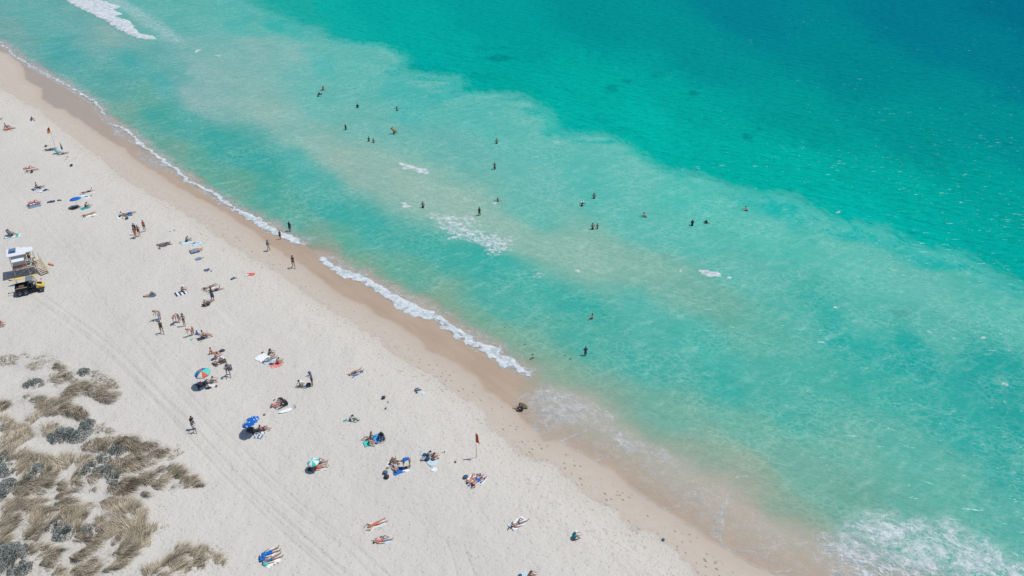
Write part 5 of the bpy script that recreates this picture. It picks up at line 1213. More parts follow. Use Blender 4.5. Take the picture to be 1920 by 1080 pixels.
# three below
r0 = stand('man with a reddened back bending slightly and holding a white towel', (300.5, 599), 200, 'bend_half', s=1.1, skin='pink', hair='dark', wear=(('shorts', 'lightgrey'),))
mb = MB(); mb.box((.18, .30, .62), (.05, .45, .62), bev=.02); mb.build('held_towel', cm('paleblue'), r0, True)
stand('woman in a black swimsuit walking towards the dunes', (305, 625.5), 290, 'walk', build='f', s=1.08, skin='tan', hair='brown', wear=(('onepiece', 'charcoal'),))
stand('man in white shorts bent right over with his hands near the sand', (335, 604.5), 215, 'bend', s=1.22, skin='pink', hair='brown', wear=(('shorts', 'offwhite'),))
stand('small person in a dark cap and pink top beside the bent over man', (346.5, 611), 270, 'stand_hips', build='c', s=.98, skin='tan', hair='dark', wear=(('top', 'pink'), ('brief', 'olive')), hat=('brim', 'slate'))
# turquoise towel family
towel('turquoise towel under the children left of the dark beach chair', (355, 636), (372, 629), .9, cm('turq'))
stand('child in pink bending over the turquoise towel', (359.5, 630.5), 200, 'bend_half', build='c', s=.9, skin='tan', hair='blond', wear=(('onepiece', 'pink'),))
stand('thin child in pale trunks standing behind the turquoise towel', (363.5, 628.5), 330, 'stand', build='c', s=.72, skin='pink', hair='blond', wear=(('shorts', 'offwhite'),))
sit('toddler in a blue patterned top sitting on the turquoise towel', (371, 628.5), to=(378, 631), pose='sit_legs', build='c', s=.72, skin='tan', hair='dark', wear=(('longtee', 'royal'),))
chair('dark grey beach chair below the turquoise towel', (384, 634), 20, 'charcoal')
sit('pink skinned man sitting in the dark grey beach chair', (384, 634), to=(396, 631), pose='sit_chair', skin='pink', wear=(('shorts', 'charcoal'),), hair='dark', s=1.05)
lump('scrap of brown seaweed below the dark grey beach chair', (379, 640), 'tan', (.5, .2, .05), name='seaweed', cat='seaweed')
# group by the rainbow parasol
sit('woman in an orange red swimsuit sitting upright near a white towel', (398.5, 663.5), deg=5, pose='sit_legs', build='f', skin='pink', wear=(('onepiece', 'coral'),), hair='dark')
bag('black duffel bag near the woman in the orange red swimsuit', (417, 659.5), 'charcoal', 'black', (.65, .36, .3), 15); sandal('dark sandal left of the black duffel bag', (411.5, 658), 'brown')
towel('white towel with blue marks under the person leaning forward', (393, 677.5), (417, 668), 1.15, stripes('white_blue', PAL['white'], PAL['paleblue'], 3, 0, .6))
sit('pink skinned person leaning forward on the white towel with blue marks', (403.5, 674), to=(419, 668.5), pose='sit_read', skin='pink', wear=(('shorts', 'white'),), hair='brown')
lump('navy clothes on the white towel with blue marks', (399.5, 674), 'navy', (.5, .4, .15))
towel('dark brown towel under the sunbather below the white towel with blue marks', (399, 683.5), (424, 676), .85, cm('charcoal'))
lie('sunbather with bent knees lying on the dark brown towel', (400, 683), (425, 675), 'supine_knees', skin='tan', wear=(('brief', 'brown'),), hair='brown')
sandal('dark sandal below the dark brown towel', (406, 687), 'charcoal', 10)
r0 = stand('blond person carrying a blue towel walking past the rainbow parasol', (429, 704.5), 300, 'walk_towel', build='f', s=1.12, skin='tan', hair='blond', wear=(('shorts', 'brown'),))
mb = MB(); mb.box((-.12, .32, .78), (.05, .30, .72), bev=.02); mb.blob((.25, -.22, 1.18), (.13, .16, .12)); mb.build('held_towel', [cm('greyblue'), cm('cream')], r0, True)
parasol('rainbow parasol with cream, blue, red and turquoise panels', (386.5, 723), .83, 1.95, [cm('coral'), cm('turq'), cm('royal'), cm('teal'), cm('royal'), cm('cream'), mat('fabric_turq2', .12, .48, .42)], [1, 2, 0, 3, 2, 5, 0, 6], (R(5), R(-6)), drop=.34, rot=18)
towel('slate mat in the shade of the rainbow parasol', (370, 727), (392, 719), 1.2, cm('slate'))
lie('person lying in dark shorts under the rainbow parasol', (375, 723), (397, 716), 'supine_knee', skin='tan', wear=(('shorts', 'charcoal'),), hair='brown')
sit('person in a pale top sitting at the right of the rainbow parasol', (396, 719), deg=20, pose='sit_knees', skin='pink', build='f', wear=(('tee', 'lightgrey'),), hair='dark')
towel('white towel beside the rainbow parasol', (391, 723), (401, 719), .8, cm('white')); bag('black bag in front of the rainbow parasol', (391, 729), 'black', 'navy', (.7, .3, .22), 15)
bag('tiny dark bag right of the rainbow parasol', (406, 725.5), 'olive', sz=(.24, .2, .2))
# white blanket and pink couple
towel('large white blanket with a person sitting at its corner', (482, 676), (500, 665), 1.15, cm('white'), crumple=.01, name='blanket', cat='blanket')
bag('tiny black bag at the top corner of the large white blanket', (492, 662.5), 'black', sz=(.3, .15, .14))
sit('dark haired woman hugging her knees at the corner of the white blanket', (504, 666), deg=10, pose='sit_knees', build='f', skin='tan', wear=(('brief', 'charcoal'),), hair='dark', long=True)
towel('turquoise edged towel under the lying blond woman', (494, 681), (516, 672), .75, cm('paleblue'))
lie('blond woman in a blue bikini lying between the white blanket and the red towel', (494, 680), (518, 669), 'supine', build='f', skin='tan', wear=(('top', 'sky'), ('brief', 'sky')), hair='brown')
towel('coral red towel under the dark haired man', (507, 688), (527, 681), .95, cm('pink'))
sit('dark haired pink skinned man sitting on the coral red towel', (519, 683), to=(530, 678.5), pose='sit_read', skin='pink', wear=(('shorts', 'coral'),), hair='dark')
lump('navy clothes left of the man on the coral red towel', (510, 683), 'navy', (.55, .35, .15))
# adult and child walking on the tracks
stand('adult in a black shirt and denim skirt crossing the wheel tracks', (364, 805.5), 290, 'stand_reach', build='f', s=1.02, skin='tan', hair='brown', wear=(('tee', 'black'), ('skirt', 'greyblue')), long=True)
stand('child walking in front of the adult in a black shirt', (366.5, 812), 300, 'walk', build='c', s=.78, skin='tan', hair='blond', wear=(('tee', 'white'), ('shorts', 'slate')))
# surfboard group
towel('white towel with navy stripes beside the surfboard', (513, 764), (536, 751), 1.0, stripes('white_navy', PAL['white'], PAL['slate'], 2.5, 1, .82))
lie('dark haired sunbather lying with bent arms on the navy striped white towel', (512, 763), (531, 753), 'supine_knee', skin='pink', build='f', wear=(('top', 'coral'), ('brief', 'coral')), hair='dark')
sit('person in a black wetsuit bent over beside the surfboard', (539, 759), deg=200, pose='sit_read', skin='dark', wear=(('longtee', 'black'), ('shorts', 'black')), hair='black' if 'black' in HAIRC else 'dark', s=1.15)
bag('black oval bag above the navy striped white towel', (525.5, 750), 'black', 'charcoal', (.55, .36, .3), 15)
sandal('dark sandals left of the black oval bag', (514, 750.5), 'charcoal')
surfboard('white surfboard lying on the sand', (522.5, 776), (557, 763), .56, 'white')
# blue patterned parasol
parasol('blue parasol with white flower print tilted over two people', (477, 813), .92, 1.75, [blotch('flower_print', (.62, .64, .66), PAL['royal'], 3.6, .26), blotch('flower_print2', (.62, .60, .60), PAL['blue'], 2.6, .46)], [0, 0, 1, 1, 1, 0, 0, 0], (R(-7), R(-20)), drop=.30)
towel('navy and white striped mat under the flower print parasol', (468, 815), (495, 806), 1.1, stripes('navy_white2', PAL['slate'], PAL['white'], 3, 0, .7))
bag('large dark bag in the shade of the flower print parasol', (470, 808), 'charcoal', 'grey', (.8, .6, .4))
lie('person in black lying in the shade of the flower print parasol', (475, 811), (496, 805), 'supine', skin='tan', wear=(('tee', 'black'), ('shorts', 'charcoal')), hair='dark')
sit('pink skinned person sitting with raised knees right of the flower print parasol', (492, 808), to=(502, 803), pose='sit_knees_back', skin='pink', wear=(('shorts', 'navy'),), hair='brown')
towel('white and grey beach towel below the flower print parasol', (474, 817), (492, 819), .6, stripes('white_grey', PAL['white'], PAL['greyblue'], 3, 0, .7), crumple=.05)
bag('tiny grey bag above the flower print parasol', (496, 778.5), 'grey', sz=(.28, .2, .16)); sandal('tan sandals right of the flower print parasol', (504.5, 807.5), 'tan')
# crouching pair
stand('person in a blue top and patterned shorts standing by a round bag', (586, 723.5), 200, 'stand_phone', build='f', s=1.12, skin='tan', hair='dark', wear=(('longtee', 'greyblue'), ('shorts', 'brown')), hat=('cap', 'slate'))
stand('person in a white top crouching beside the round bag', (569.5, 722.5), 200, 'crouch', skin='tan', hair='dark', wear=(('tee', 'white'), ('shorts', 'tan')))
bag('round dark bag between the crouching and the standing person', (579, 724), 'charcoal', 'grey', (.55, .5, .42)); towel('thin pale blue towel in front of the crouching person', (565, 725.5), (577, 725.5), .35, cm('paleblue'))
towel('teal towel with a blue border under the sunbather in a yellow hat', (657, 706.5), (677.5, 695), .72, stripes('teal_blue', PAL['teal'], PAL['royal'], 1.39, 1, .72))
lie('sunbather in a dark swimsuit and yellow hat lying on the teal towel', (655, 705), (680, 693.5), 'supine', build='f', skin='pink', wear=(('onepiece', 'charcoal'),), hair='brown')
hat_lying('yellow straw hat at the head of the teal towel', (652.5, 702.5), 'yellow', .42)
bag('dark rounded bag alone in the middle of the dry sand', (719.3, 747), 'charcoal', 'grey', (.45, .35, .32)); 
sandal('dark sandal closest below the lone dark bag', (727.5, 754), 'green', 80); bag('tiny dark pouch below the lone dark bag', (723, 766.8), 'slate', sz=(.22, .16, .14))
bag('grey blue beach bag next to the round white mat', (782, 732), 'greyblue', 'black', (.55, .4, .3)); lump('dark red cap below the grey blue beach bag', (781.3, 737), 'brown', (.28, .2, .12), name='cap', cat='cap')
lump('dark clothes between the grey blue bag and the round white mat', (786, 732), 'charcoal', (.45, .2, .12))
towel('round white mat near the footprints', (788.5, 738), (797, 736), .5, cm('paleblue'), round_=True, name='round_mat', cat='mat')
# striped sitter
towel('teal leaf patterned towel under the person in a striped shirt', (650, 795), (668, 784), 1.1, blotch('teal_leaf', PAL['turq'], PAL['green'], 6, .4))
sit('person in a black and white striped shirt curled forward on the teal towel', (657.5, 787), to=(668, 791), pose='sit_read', skin='tan', wear=(('longtee', stripes('shirt_stripe', PAL['navy'], PAL['white'], 8, 1, .6)),), hair='dark')
towel('blue patterned rug under the trio of sitters', (700, 826), (717, 817), 1.1, blotch('blue_pattern', PAL['sky'], PAL['royal'], 5, .45))
towel('turquoise towel at the left corner of the trio of sitters', (682, 833), (694, 830), .8, cm('turq'))
sit('dark haired man sitting at the middle of the trio on the blue patterned rug', (694, 823), deg=200, pose='sit_knees_back', skin='tan', wear=(('shorts', 'charcoal'),), hair='dark')
sit('pink skinned woman leaning towards the sand at the left of the trio', (691, 831.5), to=(703, 834), pose='sit_read', build='f', skin='pink', wear=(('brief', 'white'),), hair='brown')
sit('person in black clothes hunched at the right of the trio', (712.5, 820), deg=310, pose='sit_knees', skin='dark', wear=(('tee', 'black'), ('trousers', 'black')), hair='dark', s=1.1)
# teal and white parasol
parasol('small parasol with alternating teal and white panels', (590, 880), .58, 1.15, [cm('turq'), cm('white')], [0, 1], (R(2), R(-8)), drop=.30)
lie('sunbather in an orange red swimsuit under the teal and white parasol', (584, 882), (614, 873), 'supine', build='f', skin='pink', wear=(('onepiece', 'coral'),), hair='dark')
towel('white towel under the sunbather in the orange red swimsuit', (588, 884), (610, 877), .6, cm('offwhite'))
lie('sunbather in dark striped shorts behind the teal and white parasol', (585, 873), (611, 863.5), 'supine_knee', skin='pink', wear=(('shorts', 'slate'),), hair='dark')
bag('navy bag in the shadow of the teal and white parasol', (581, 881), 'navy', 'black', (.45, .3, .25))
# legs-up and blue shirt
towel('long royal blue towel below the sunbather with raised legs', (737, 887), (757, 880), .8, cm('royal')); towel('white topped black mat at the right end of the royal blue towel', (752, 884), (766, 879), .7, stripes('black_edge', PAL['white'], PAL['charcoal'], 1.0, 1, .62))
lie('sunbather lying on the royal blue towel with legs raised in the air', (742.5, 884), (739, 866), 'legs_up', skin='tan', wear=(('shorts', 'white'),), hair='blond')
hat_lying('white sun hat on the royal blue towel', (741, 880), 'white', .5)
stand('person in a royal blue shirt bending over the right end of the blue towel', (766, 876), 190, 'bend', s=1.12, skin='tan', hair='dark', wear=(('tee', 'royal'), ('shorts', 'tan')))
sit('blond sunbather sitting at the left above the royal blue towel', (732, 869), deg=340, pose='sit_read', build='f', skin='tan', wear=(('onepiece', 'slate'),), hair='blond'); towel('white towel left above the royal blue towel', (727, 868), (737, 874), .8, cm('white'))
lie('sunbather lying behind the raised legs in a dark bikini', (740, 866), (750, 870), 'curl', build='f', s=.8, skin='tan', wear=(('top', 'black'), ('brief', 'black')), hair='dark')
bag('black round bag lowest beside the royal blue towel', (725, 896.5), 'black', 'grey', (.5, .5, .4)); bag('slate rucksack between the black bag and the small brown pouch', (722.5, 888), 'slate', 'grey', (.5, .45, .35)); bag('small brown pouch topmost in the row beside the royal blue towel', (726.8, 879), 'tan', sz=(.35, .2, .2))
# two chatting
towel('pale blue towel behind the chatting pair', (793, 843), (803, 858), .9, stripes('pale_turq', PAL['paleblue'], PAL['sky'], 2, 0, .6)); towel('round pale green blanket below the chatting pair', (800, 866), (820, 865), 1.2, blotch('green_white', PAL['palegreen'], PAL['paleblue'], 7, .4), round_=True, name='blanket', cat='blanket')
sit('dark haired person at the left of the chatting pair above the green blanket', (802, 855), to=(814, 858), pose='sit_read', skin='pink', wear=(('brief', 'navy'),), hair='dark')
sit('brown haired person at the right of the chatting pair on the green blanket', (811, 863), to=(822, 858), pose='sit_knees', build='f', skin='pink', wear=(('brief', 'coral'),), hair='brown', long=True)
bag('navy bag with blue top beside the chatting pair', (801.5, 862.5), 'navy', 'royal', (.5, .4, .32)); bag('black and white bag left of the navy bag by the chatting pair', (794, 862), 'lightgrey', 'black', (.6, .35, .3)); lump('navy clothes under the knees of the chatting pair', (798, 853), 'navy', (.5, .4, .16))
towel('single white sheet of cloth below the green blanket', (812, 884), (816, 877.5), .42, cm('white'))
sandal('tan sandal nearer the chatting pair', (829, 849.3), 'tan', 10); sandal('brown sandal further from the chatting pair', (833, 848), 'olive', 80)
bag('tiny dark pouch alone left of the plain red flag', (854, 867.5), 'olive', sz=(.22, .18, .18))
# striped towel couple
towel('blue and white striped towel of the couple below the red flag', (882, 914), (904, 894), 1.15, stripes('blue_white_wide', PAL['navy'], PAL['white'], 3.3, 1, .5))
towel('plain white towel beside the blue and white striped towel', (877, 905), (893, 891), .8, cm('white'))
lie('sunbather with one knee raised on the plain white towel below the red flag', (877, 906), (896, 890), 'supine_knee', build='f', skin='pink', wear=(('brief', 'coral'),), hair='dark')
lie('sunbather in bright blue shorts on the striped towel below the red flag', (885, 911), (908, 894), 'prone', skin='pink', wear=(('shorts', 'royal'),), hair='dark')
bag('navy rucksack at the head of the plain white towel', (873, 896.5), 'slate', 'navy', (.55, .4, .35)); lump('slate clothes at the top end of the striped towel', (898, 892), 'slate', (.4, .3, .12))
# bottom row
towel('pinkish white towel under the woman lying face down at the bottom', (690, 990.5), (722, 978), .75, cm('offwhite'))
lie('blond woman in a red swimsuit lying face down at the bottom of the beach', (691, 990), (723, 976), 'prone', build='f', skin='pink', wear=(('onepiece', 'coral'),), hair='blond')
sandal('green sandals below the woman lying face down in red', (712, 991), 'palegreen')
towel('pale towel under the woman with bent knees at the bottom', (702, 1020), (731, 1012), .7, cm('paleblue'))
lie('woman in a pink bikini lying on her back with bent knees at the bottom', (703, 1018.5), (734, 1009), 'supine_knee', build='f', skin='pink', wear=(('top', 'coral'), ('brief', 'coral')), hair='dark', hat=None)
lump('dark clothes above the woman in the pink bikini', (714.3, 1007), 'slate', (.3, .25, .12)); hat_lying('pale sun hat left of the woman in the pink bikini', (699, 1014), 'palegreen', .32)
towel('white and teal patterned towel at the bottom centre', (958, 990), (984, 973), .85, blotch('white_teal', PAL['paleblue'], PAL['white'], 8, .4))
lie('sunbather with one bent knee on the white and teal patterned towel', (960, 989), (987, 974.5), 'supine_knee', skin='tan', wear=(('brief', 'charcoal'),), hair='dark'); sandal('dark sandal left of the white and teal patterned towel', (953.3, 991), 'charcoal', 60)
sit('person in a teal shirt and white cap sitting alone below the red flag', (1073.5, 1012), to=(1087, 1007), pose='sit_knees', skin='pink', wear=(('tee', 'teal'), ('shorts', 'coral')), hair='dark', hat=('cap', 'white'), s=1.05)
towel('white towel cut by the bottom edge of the frame', (970, 1083), (988, 1079), .8, cm('paleblue')); sit('brown haired person sitting at the bottom edge of the frame', (990, 1084), deg=10, pose='sit_knees', build='f', skin='tan', wear=(('brief', 'coral'),), hair='brown')
bag('slate bag on the white towel at the bottom edge of the frame', (975, 1081), 'slate', 'navy', (.4, .3, .25))
towel('white towel under the man in the blue shirt at the bottom left', (490, 1048), (517, 1033), 1.0, cm('white')); towel('white towel under the person in the dark swimsuit at the bottom left', (496, 1060), (522, 1045), .9, cm('white'))
lie('man in a royal blue patterned shirt lying at the bottom left', (492, 1044), (520, 1032), 'supine', s=1.05, skin='tan', wear=(('tee', blotch('blue_shirt', PAL['turq'], PAL['royal'], 9, .3)), ('shorts', 'royal')), hair='brown')
lie('dark haired person in a navy swimsuit lying below the man in the blue shirt', (497, 1056), (525, 1043), 'supine', build='f', s=1.0, skin='tan', wear=(('onepiece', 'slate'),), hair='dark')
lump('royal blue bag at the head of the man in the blue shirt', (492, 1049), 'royal', (.5, .45, .25), name='bag', cat='bag'); lump('turquoise pillow at the head of the person in the navy swimsuit', (497.5, 1058), 'turq', (.5, .4, .2), name='pillow', cat='pillow')
sandal('left one of the two tan sandals by the white towels at the bottom left', (514.4, 1059), 'tan', -30); sandal('right one of the two tan sandals by the white towels at the bottom left', (520.7, 1056), 'tan', -30)
lump('tiny grey and red bag on the damp footprints at the lower right', (1244.7, 1012.5), 'slate', (.3, .22, .2), name='bag', cat='bag')
sit('person in a dark wetsuit sitting in the edge of the wash', (979, 771), deg=150, pose='sit_read', skin='pink', wear=(('longtee', 'black'), ('shorts', 'brown')), hair='brown', s=1.05)
surfboard('black bodyboard beside the person sitting in the edge of the wash', (974, 757), (989, 767), .62, 'olive', 'bodyboard', False)
sit('person in a red top cut by the left edge of the frame', (-1, 612), deg=0, pose='sit_knees', skin='pink', wear=(('tee', 'red'),), hair='brown')
# ------------------------------------------------------------------ in the water
for i_, (u_, v_, s_) in enumerate(((999, 664, .5), (998, 672, .9), (1060, 667, .5), (1069, 673, .6), (947, 614, .5), (984, 646, .4), (1044, 658, .35))):
    x_, y_ = ray_ground(u_, v_); o_ = lump('scrap of brown seaweed drifting in the shallows off the middle of the beach', (u_, v_), 'brown', (s_ * .6, s_ * .35, .05), 20, 'seaweed', 'seaweed', 'seaweed scraps in the shallows'); o_.location = (float(x_), float(y_), -.01)
b1 = wader('bather lying on a yellow orange bodyboard, farthest out at the upper left', (606, 169), 0, 'wade_down', .85, skin='tan', hair='dark', wear=(('tee', 'navy'),))
x_, y_ = ray_ground(606, 170.5); 
def floatboard(label, p0, p1, w, c):
    o = surfboard(label, p0, p1, w, c, 'bodyboard', False); a, b = [ray_ground(*q) for q in (p0, p1)]
    o.location = ((a[0] + b[0]) / 2, (a[1] + b[1]) / 2, .10); return o
floatboard('yellow orange bodyboard held by the farthest bather', (601, 169.5), (611.5, 168), .6, 'orange')
wader('bather in a black wetsuit holding a blue bodyboard', (596.5, 181), 20, 'wade_lean', .8, skin='tan', hair='dark', wear=(('longtee', 'black'), ('trousers', 'black')))
floatboard('small blue bodyboard beside the bather in a black wetsuit', (599, 178), (604, 176), .5, 'royal')
wader('bather in black up to the waist, alone left of the bather with raised arms', (670.5, 202), 60, 'wade_down', .95, skin='brown', hair='dark', wear=(('tee', 'black'),))
wader('bare backed bather with arms held out, second highest in the water', (744.5, 208), 90, 'wade', .85, skin='tan', hair='dark', wear=(('shorts', 'navy'),))
wader('dark haired bather wading alone left of the pair', (648.5, 243.5), 60, 'wade_down', .7, build='f', skin='tan', hair='dark', wear=(('onepiece', 'black'),), long=True)
wader('left bather of the pair standing close together beside the brown board', (691.8, 265), 90, 'wade_down', .8, s=.95, build='f', skin='tan', hair='dark', wear=(('onepiece', 'navy'),))
wader('right bather of the pair standing close together beside the brown board', (700.5, 267.5), 90, 'wade_down', .85, skin='pink', hair='dark', wear=(('shorts', 'navy'),), s=.92)
wader('bather bent low beside an upright brown bodyboard', (738, 252), 30, 'wade_lean', .95, skin='brown', hair='dark', wear=(('tee', 'navy'),))
def upright():
    x, y = ray_ground(739, 251); r_ = empty('bodyboard', Vector((float(x), float(y), .75)), R(40), 'brown bodyboard held upright by the bent bather', 'bodyboard')
    mb = MB(); mb.box((0, 0, 0), (.52, .06, 1.05), Matrix.Rotation(R(-28), 3, 'Y') @ Matrix.Rotation(R(-35), 3, 'X'), bev=.03); mb.build('board', cm('brown'), r_, True)
    mb = MB(); mb.box((.02, -.05, .02), (.40, .03, .85), Matrix.Rotation(R(-28), 3, 'Y') @ Matrix.Rotation(R(-35), 3, 'X'), bev=.02); mb.build('deck_panel', cm('tan'), r_, True)
upright()
wader('bather standing alone at the top centre right of the water', (931.3, 269.5), 120, 'wade_hips', .8, skin='tan', hair='dark', wear=(('shorts', 'charcoal'),), s=.98)
wader('bather in brown shorts facing out to sea above the torn foam patch', (927.5, 317.5), 60, 'wade_down', .55, skin='tan', hair='dark', wear=(('shorts', 'brown'),))
wader('bather standing between the small crest and the left tip of the foam patch', (793, 389.5), 60, 'wade_hips', .75, skin='tan', hair='dark', wear=(('shorts', 'black'),))
wader('bather up to the chest with white water behind, right of the foam patch', (933.3, 378.5), 90, 'wade', 1.10, skin='tan', hair='dark', wear=(('shorts', 'navy'),))
wader('woman with long dark hair walking out through the torn foam patch', (899, 404.5), 90, 'walk', .35, build='f', skin='brown', hair='dark', wear=(('onepiece', 'black'),), long=True)
wader('bare backed bather with arms bent, highest of the bathers right of centre', (1113.8, 372), 90, 'wade_hips', .85, skin='tan', hair='dark', wear=(('shorts', 'navy'),))
wader('bather in black clutching a white board', (1091, 387), 60, 'wade_lean', .85, skin='dark', hair='dark', wear=(('longtee', 'black'),), s=.9)
floatboard('white bodyboard clutched by the bather in black', (1088, 381.5), (1095, 378.5), .4, 'white')
wader('larger bather of the pair standing side by side at the centre right', (1111, 430.5), 90, 'wade_hips', .75, skin='tan', hair='dark', wear=(('shorts', 'charcoal'),))
wader('smaller bather of the pair standing side by side at the centre right', (1120, 429), 90, 'wade_down', .80, skin='pink', hair='dark', build='f', wear=(('onepiece', 'coral'),), s=.88)
wader('dark haired bather leaning back in the water between two groups', (1211.5, 407.5), 160, 'wade_lean', .95, skin='tan', hair='dark', wear=(('shorts', 'slate'),))
wader('bather in a black shirt standing upright far right', (1297.6, 423), 90, 'wade_down', .80, skin='tan', hair='dark', wear=(('tee', 'black'), ('shorts', 'black')))
wader('bather with only head and shoulders out beside the one in a black shirt', (1324, 418.5), 40, 'wade', 1.20, skin='tan', hair='brown', wear=(('tee', 'charcoal'),))
wader('bather farthest to the right, leaning with one arm stretched out', (1401, 396), 150, 'wade_lean', .95, skin='tan', hair='dark', wear=(('shorts', 'navy'),))
wader('swimmer with arms spread closer to the beach, above the one in blue', (1110.5, 597.5), 160, 'wade', 1.02, skin='pink', hair='dark', wear=(('shorts', 'black'),))
wader('person in navy clothes wading nearest to the beach', (1097.5, 666.5), 110, 'wade_down', .45, skin='tan', hair='dark', wear=(('tee', 'navy'), ('shorts', 'slate')), s=.92)
# ------------------------------------------------------------------ dune plants
def blade_mat(name, lo, hi, tr=.0):
    m, nt, b = new_mat(name); n = NB(nt)
    rnd = n.attr('shade')
    n.put(b.inputs['Base Color'], n.mix(rnd, lo, hi)); b.inputs['Roughness'].default_value = .7; b.inputs['Specular IOR Level'].default_value = .2
    return m
gmat = blade_mat('dry_dune_grass', (.145, .125, .09), (.66, .58, .45)); smat = blade_mat('shrub_leaves', (.035, .048, .05), (.27, .32, .30))
def blades_mesh(name, px_, py_, pz_, dirx, diry, L, w, lean, shade, m_, seg=3):
    """curved blades as ribbons"""
    n_ = len(px_); V = np.zeros((n_, (seg + 1) * 2, 3)); dl = np.hypot(dirx, diry) + 1e-9; dx, dy = dirx / dl, diry / dl
    tw = rng.uniform(-.6, .6, n_); sx_, sy_ = -dy * np.cos(tw), dx * np.cos(tw); sz_ = np.sin(tw)
    for s in range(seg + 1):
        t = s / seg; hor = L * (lean * t ** 1.5); up = L * (t * np.sqrt(np.clip(1 - lean ** 2, .04, 1)) - .35 * lean * t * t); ww = w * (1 - t * .85)
        cx, cy, cz = px_ + dx * hor, py_ + dy * hor, pz_ + np.maximum(up, .01)
        V[:, 2 * s] = np.stack([cx - sx_ * ww, cy - sy_ * ww, cz - sz_ * ww], 1); V[:, 2 * s + 1] = np.stack([cx + sx_ * ww, cy + sy_ * ww, cz + sz_ * ww], 1)
    k = (seg + 1) * 2; base = np.arange(n_)[:, None] * k
    Q = np.concatenate([base + np.array([2 * s, 2 * s + 1, 2 * s + 3, 2 * s + 2]) for s in range(seg)], 0)
    me = bpy.data.meshes.new(name); V = V.reshape(-1, 3); me.vertices.add(len(V)); me.vertices.foreach_set('co', V.astype(np.float32).ravel())
    me.loops.add(len(Q) * 4); me.loops.foreach_set('vertex_index', Q.astype(np.int32).ravel()); me.polygons.add(len(Q)); me.polygons.foreach_set('loop_start', (np.arange(len(Q)) * 4).astype(np.int32))
    a_ = me.attributes.new('shade', 'FLOAT', 'POINT'); a_.data.foreach_set('value', np.repeat(shade, k).astype(np.float32)); me.update(calc_edges=True); me.materials.append(m_)
    return me
def ell(u, v, a, b, lean, n_, spread=1.0):
    """points of the ground inside a plant's outline"""
    r_ = np.sqrt(rng.uniform(0, 1, n_)) ; t = rng.uniform(0, 2 * PI, n_); r_ *= 1 + .25 * (vnoise(t * 1.5 + u, t * 0 + v, 9) - .5) * 2
    x, y = r_ * np.cos(t) * a, r_ * np.sin(t) * b; c_, s_ = math.cos(R(lean)), math.sin(R(lean))
    uu, vv = u + x * c_ - y * s_, v + x * s_ + y * c_
    gx_, gy_ = ray_ground(uu, vv + 3, .35)
    return gx_, gy_, r_
G = {k: [] for k in ('x', 'y', 'dx', 'dy', 'L', 'w', 'lean', 'sh')}
shrubs = []
for (u, v, a, b, ln, kind) in VEG:
    area = a * b
    if kind == 's': shrubs.append((u, v, a, b, ln)); continue
    dens = 2.9 if kind == 'g' else 2.0
    n_ = int(area * dens) + 20
    x, y, r_ = ell(u, v, a * 1.16, b * 1.16, ln, n_)
    # grow in bunches, with bare sand between
    wa = R(52); xs_, ys_ = x * math.cos(wa) + y * math.sin(wa), -x * math.sin(wa) + y * math.cos(wa)
    nz = fbm(xs_ * .8, ys_ * 2.4, 301, 4) * .6 + fbm(x * .55, y * .55, 305, 3) * .4; thr = .43 if kind == 'g' else .465
    k = nz > thr + .22 * (r_ - .55); x, y, r_, nz, xs_, ys_ = x[k], y[k], r_[k], nz[k], xs_[k], ys_[k]; n_ = len(x)
    if not n_: continue
    kk_ = np.ones(n_, bool)
    for (su_, sv2, sa_, sb_, sl_) in [(q[0], q[1], q[2], q[3], q[4]) for q in VEG if q[5] == 's']:
        scx, scy = ray_ground(su_, sv2 + sb_ * .5, .4); pm_ = FPX / (57 / (SP + (sv2 - 540) / FPX * CP))
        kk_ &= ((x - scx) / (sa_ / pm_)) ** 2 + ((y - scy) / (sb_ / (pm_ * .72))) ** 2 > .75
    x, y, r_, nz, xs_, ys_ = x[kk_], y[kk_], r_[kk_], nz[kk_], xs_[kk_], ys_[kk_]; n_ = len(x)
    if not n_: continue
    cx, cy = ray_ground(u, v, .3)
    a0 = R(45) + (fbm(x * .30, y * .30, 311, 3) - .5) * 5.0 + rng.normal(0, .20, n_)          # wind has combed it
    ox, oy = x - cx, y - cy; ol = np.hypot(ox, oy) + .01
    dx = np.cos(a0) + .35 * ox / ol; dy = np.sin(a0) * .9 + .35 * oy / ol - .1
    L = rng.uniform(.6, 1.25, n_) if kind == 'g' else rng.uniform(.3, .65, n_)
    G['x'].append(x); G['y'].append(y); G['dx'].append(dx); G['dy'].append(dy); G['L'].append(L); G['w'].append(rng.uniform(.008, .024, n_))
    G['lean'].append(rng.uniform(.62, .96, n_)); G['sh'].append(np.clip(.05 + 1.5 * (vnoise(xs_ * 1.0, ys_ * 6.0, 321) - .15) * rng.uniform(.5, 1, n_) * (.5 + nz) - (.12 if kind == 'r' else 0), 0, 1))
# stray blades and runners between the clumps
n_ = 1500; u_ = rng.uniform(-60, 430, n_); v_ = rng.uniform(670, 1100, n_); x, y = ray_ground(u_, v_, .3)
k = (fbm(x * .35, y * .35, 331, 3) > .50) & (u_ < 60 + (v_ - 660) * 1.0); x, y = x[k], y[k]; n_ = len(x)
for key, val in (('x', x), ('y', y), ('dx', rng.normal(.5, .8, n_)), ('dy', rng.normal(.3, .8, n_)), ('L', rng.uniform(.15, .4, n_)), ('w', rng.uniform(.008, .016, n_)), ('lean', rng.uniform(.5, .95, n_)), ('sh', rng.uniform(.1, .6, n_))): G[key].append(val)
G = {k: np.concatenate(v) for k, v in G.items()}
gz = height(G['x'], G['y']) - .02
me = blades_mesh('dune_grass', G['x'], G['y'], gz, G['dx'], G['dy'], G['L'], G['w'], G['lean'], G['sh'], gmat)
o = bpy.data.objects.new('dune_grass', me); C.objects.link(o)
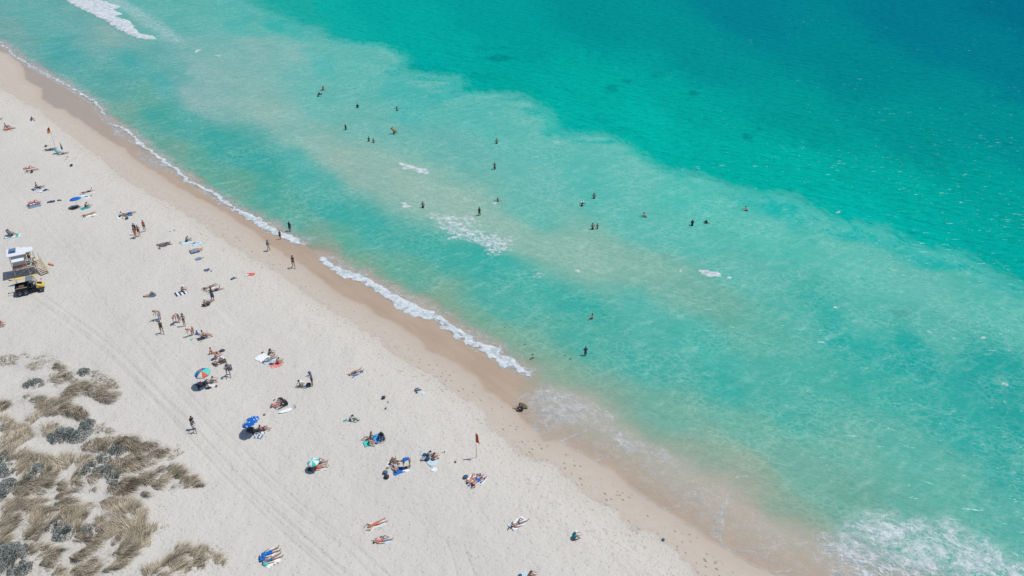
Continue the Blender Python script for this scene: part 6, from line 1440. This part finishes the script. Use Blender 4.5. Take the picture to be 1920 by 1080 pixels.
o['kind'] = 'stuff'; o['label'] = 'dry brown dune grass combed by the wind in clumps'; o['category'] = 'grass'
print('grass blades', len(gz))
SPECIAL = {(118, 818): 'large grey green shrub, left half of the mound at the middle of the dunes', (148, 814): 'large grey green shrub, right half of the mound at the middle of the dunes', (66, 722): 'low grey green shrub on the seaward sand above the grass', (160, 700): 'small round grey green shrub nearest the wheel tracks at the top of the dunes',
           (28, 1040): 'big blue green shrub in the bottom left corner of the dunes', (22, 1062): 'blue green shrub cut by the bottom edge in the left corner', (168, 797): 'small grey shrub at the upper right end of the middle mound', (130, 1003): 'pale green cushion plant on the lower grass mound', (170, 1000): 'little dark green shrub right of the pale cushion plant'}
stem_m = mat('shrub_wood', .10, .075, .05)
for (u, v, a, b, ln) in shrubs:
    cx, cy = ray_ground(u, v + b * .5, .4); cx, cy = float(cx), float(cy); gz0 = float(height(cx, cy)[0])
    pxm = FPX / (57 / (SP + (v - 540) / FPX * CP)); ra = a / pxm * 1.1; rb = b / (pxm * .72) * .95; hh = .8 * min(1.0, .6 + ra * .2)
    n_ = int(1900 * max(.35, ra * rb))
    t = rng.uniform(0, 2 * PI, n_); q = np.sqrt(rng.uniform(0, 1, n_)); wob_ = 1 + .35 * (vnoise(t * 2 + u, t * 0, 7) - .5)
    lx, ly = q * np.cos(t) * ra * wob_, q * np.sin(t) * rb * wob_
    lumpz = fbm(lx * 2.2 + u, ly * 2.2 + v, 401, 3)
    keep = lumpz > .30 + .12 * q; lx, ly, q, lumpz = lx[keep], ly[keep], q[keep], lumpz[keep]; n_ = len(lx)
    lz = hh * np.sqrt(np.clip(1 - q * q * .9, .05, 1)) * (.0 + 1.7 * np.clip(lumpz - .2, 0, 1)) * rng.uniform(.45, 1, n_)
    lab = SPECIAL.get((u, v), 'grey green shrub growing among the dry dune grass')
    r_ = empty('shrub', (cx, cy, gz0), 0, lab, 'shrub', 'grey green shrubs in the dunes')
    me = blades_mesh('foliage', lx, ly, lz, np.cos(t[keep]) + rng.normal(0, .7, n_), np.sin(t[keep]) + rng.normal(0, .7, n_), rng.uniform(.07, .16, n_), rng.uniform(.02, .04, n_), rng.uniform(.3, .95, n_), np.clip(lumpz * .9 + rng.normal(0, .22, n_), 0, 1), smat, 2)
    f = bpy.data.objects.new('foliage', me); C.objects.link(f); f.parent = r_
    mb = MB()
    for k in range(7):
        a_ = k * 2.4; mb.tube([(0, 0, -.15), (math.cos(a_) * ra * .3, math.sin(a_) * rb * .3, hh * .35), (math.cos(a_) * ra * .62, math.sin(a_) * rb * .62, hh * .5)], [.03, .018, .006], 5)
    mb.build('stems', stem_m, r_, True)
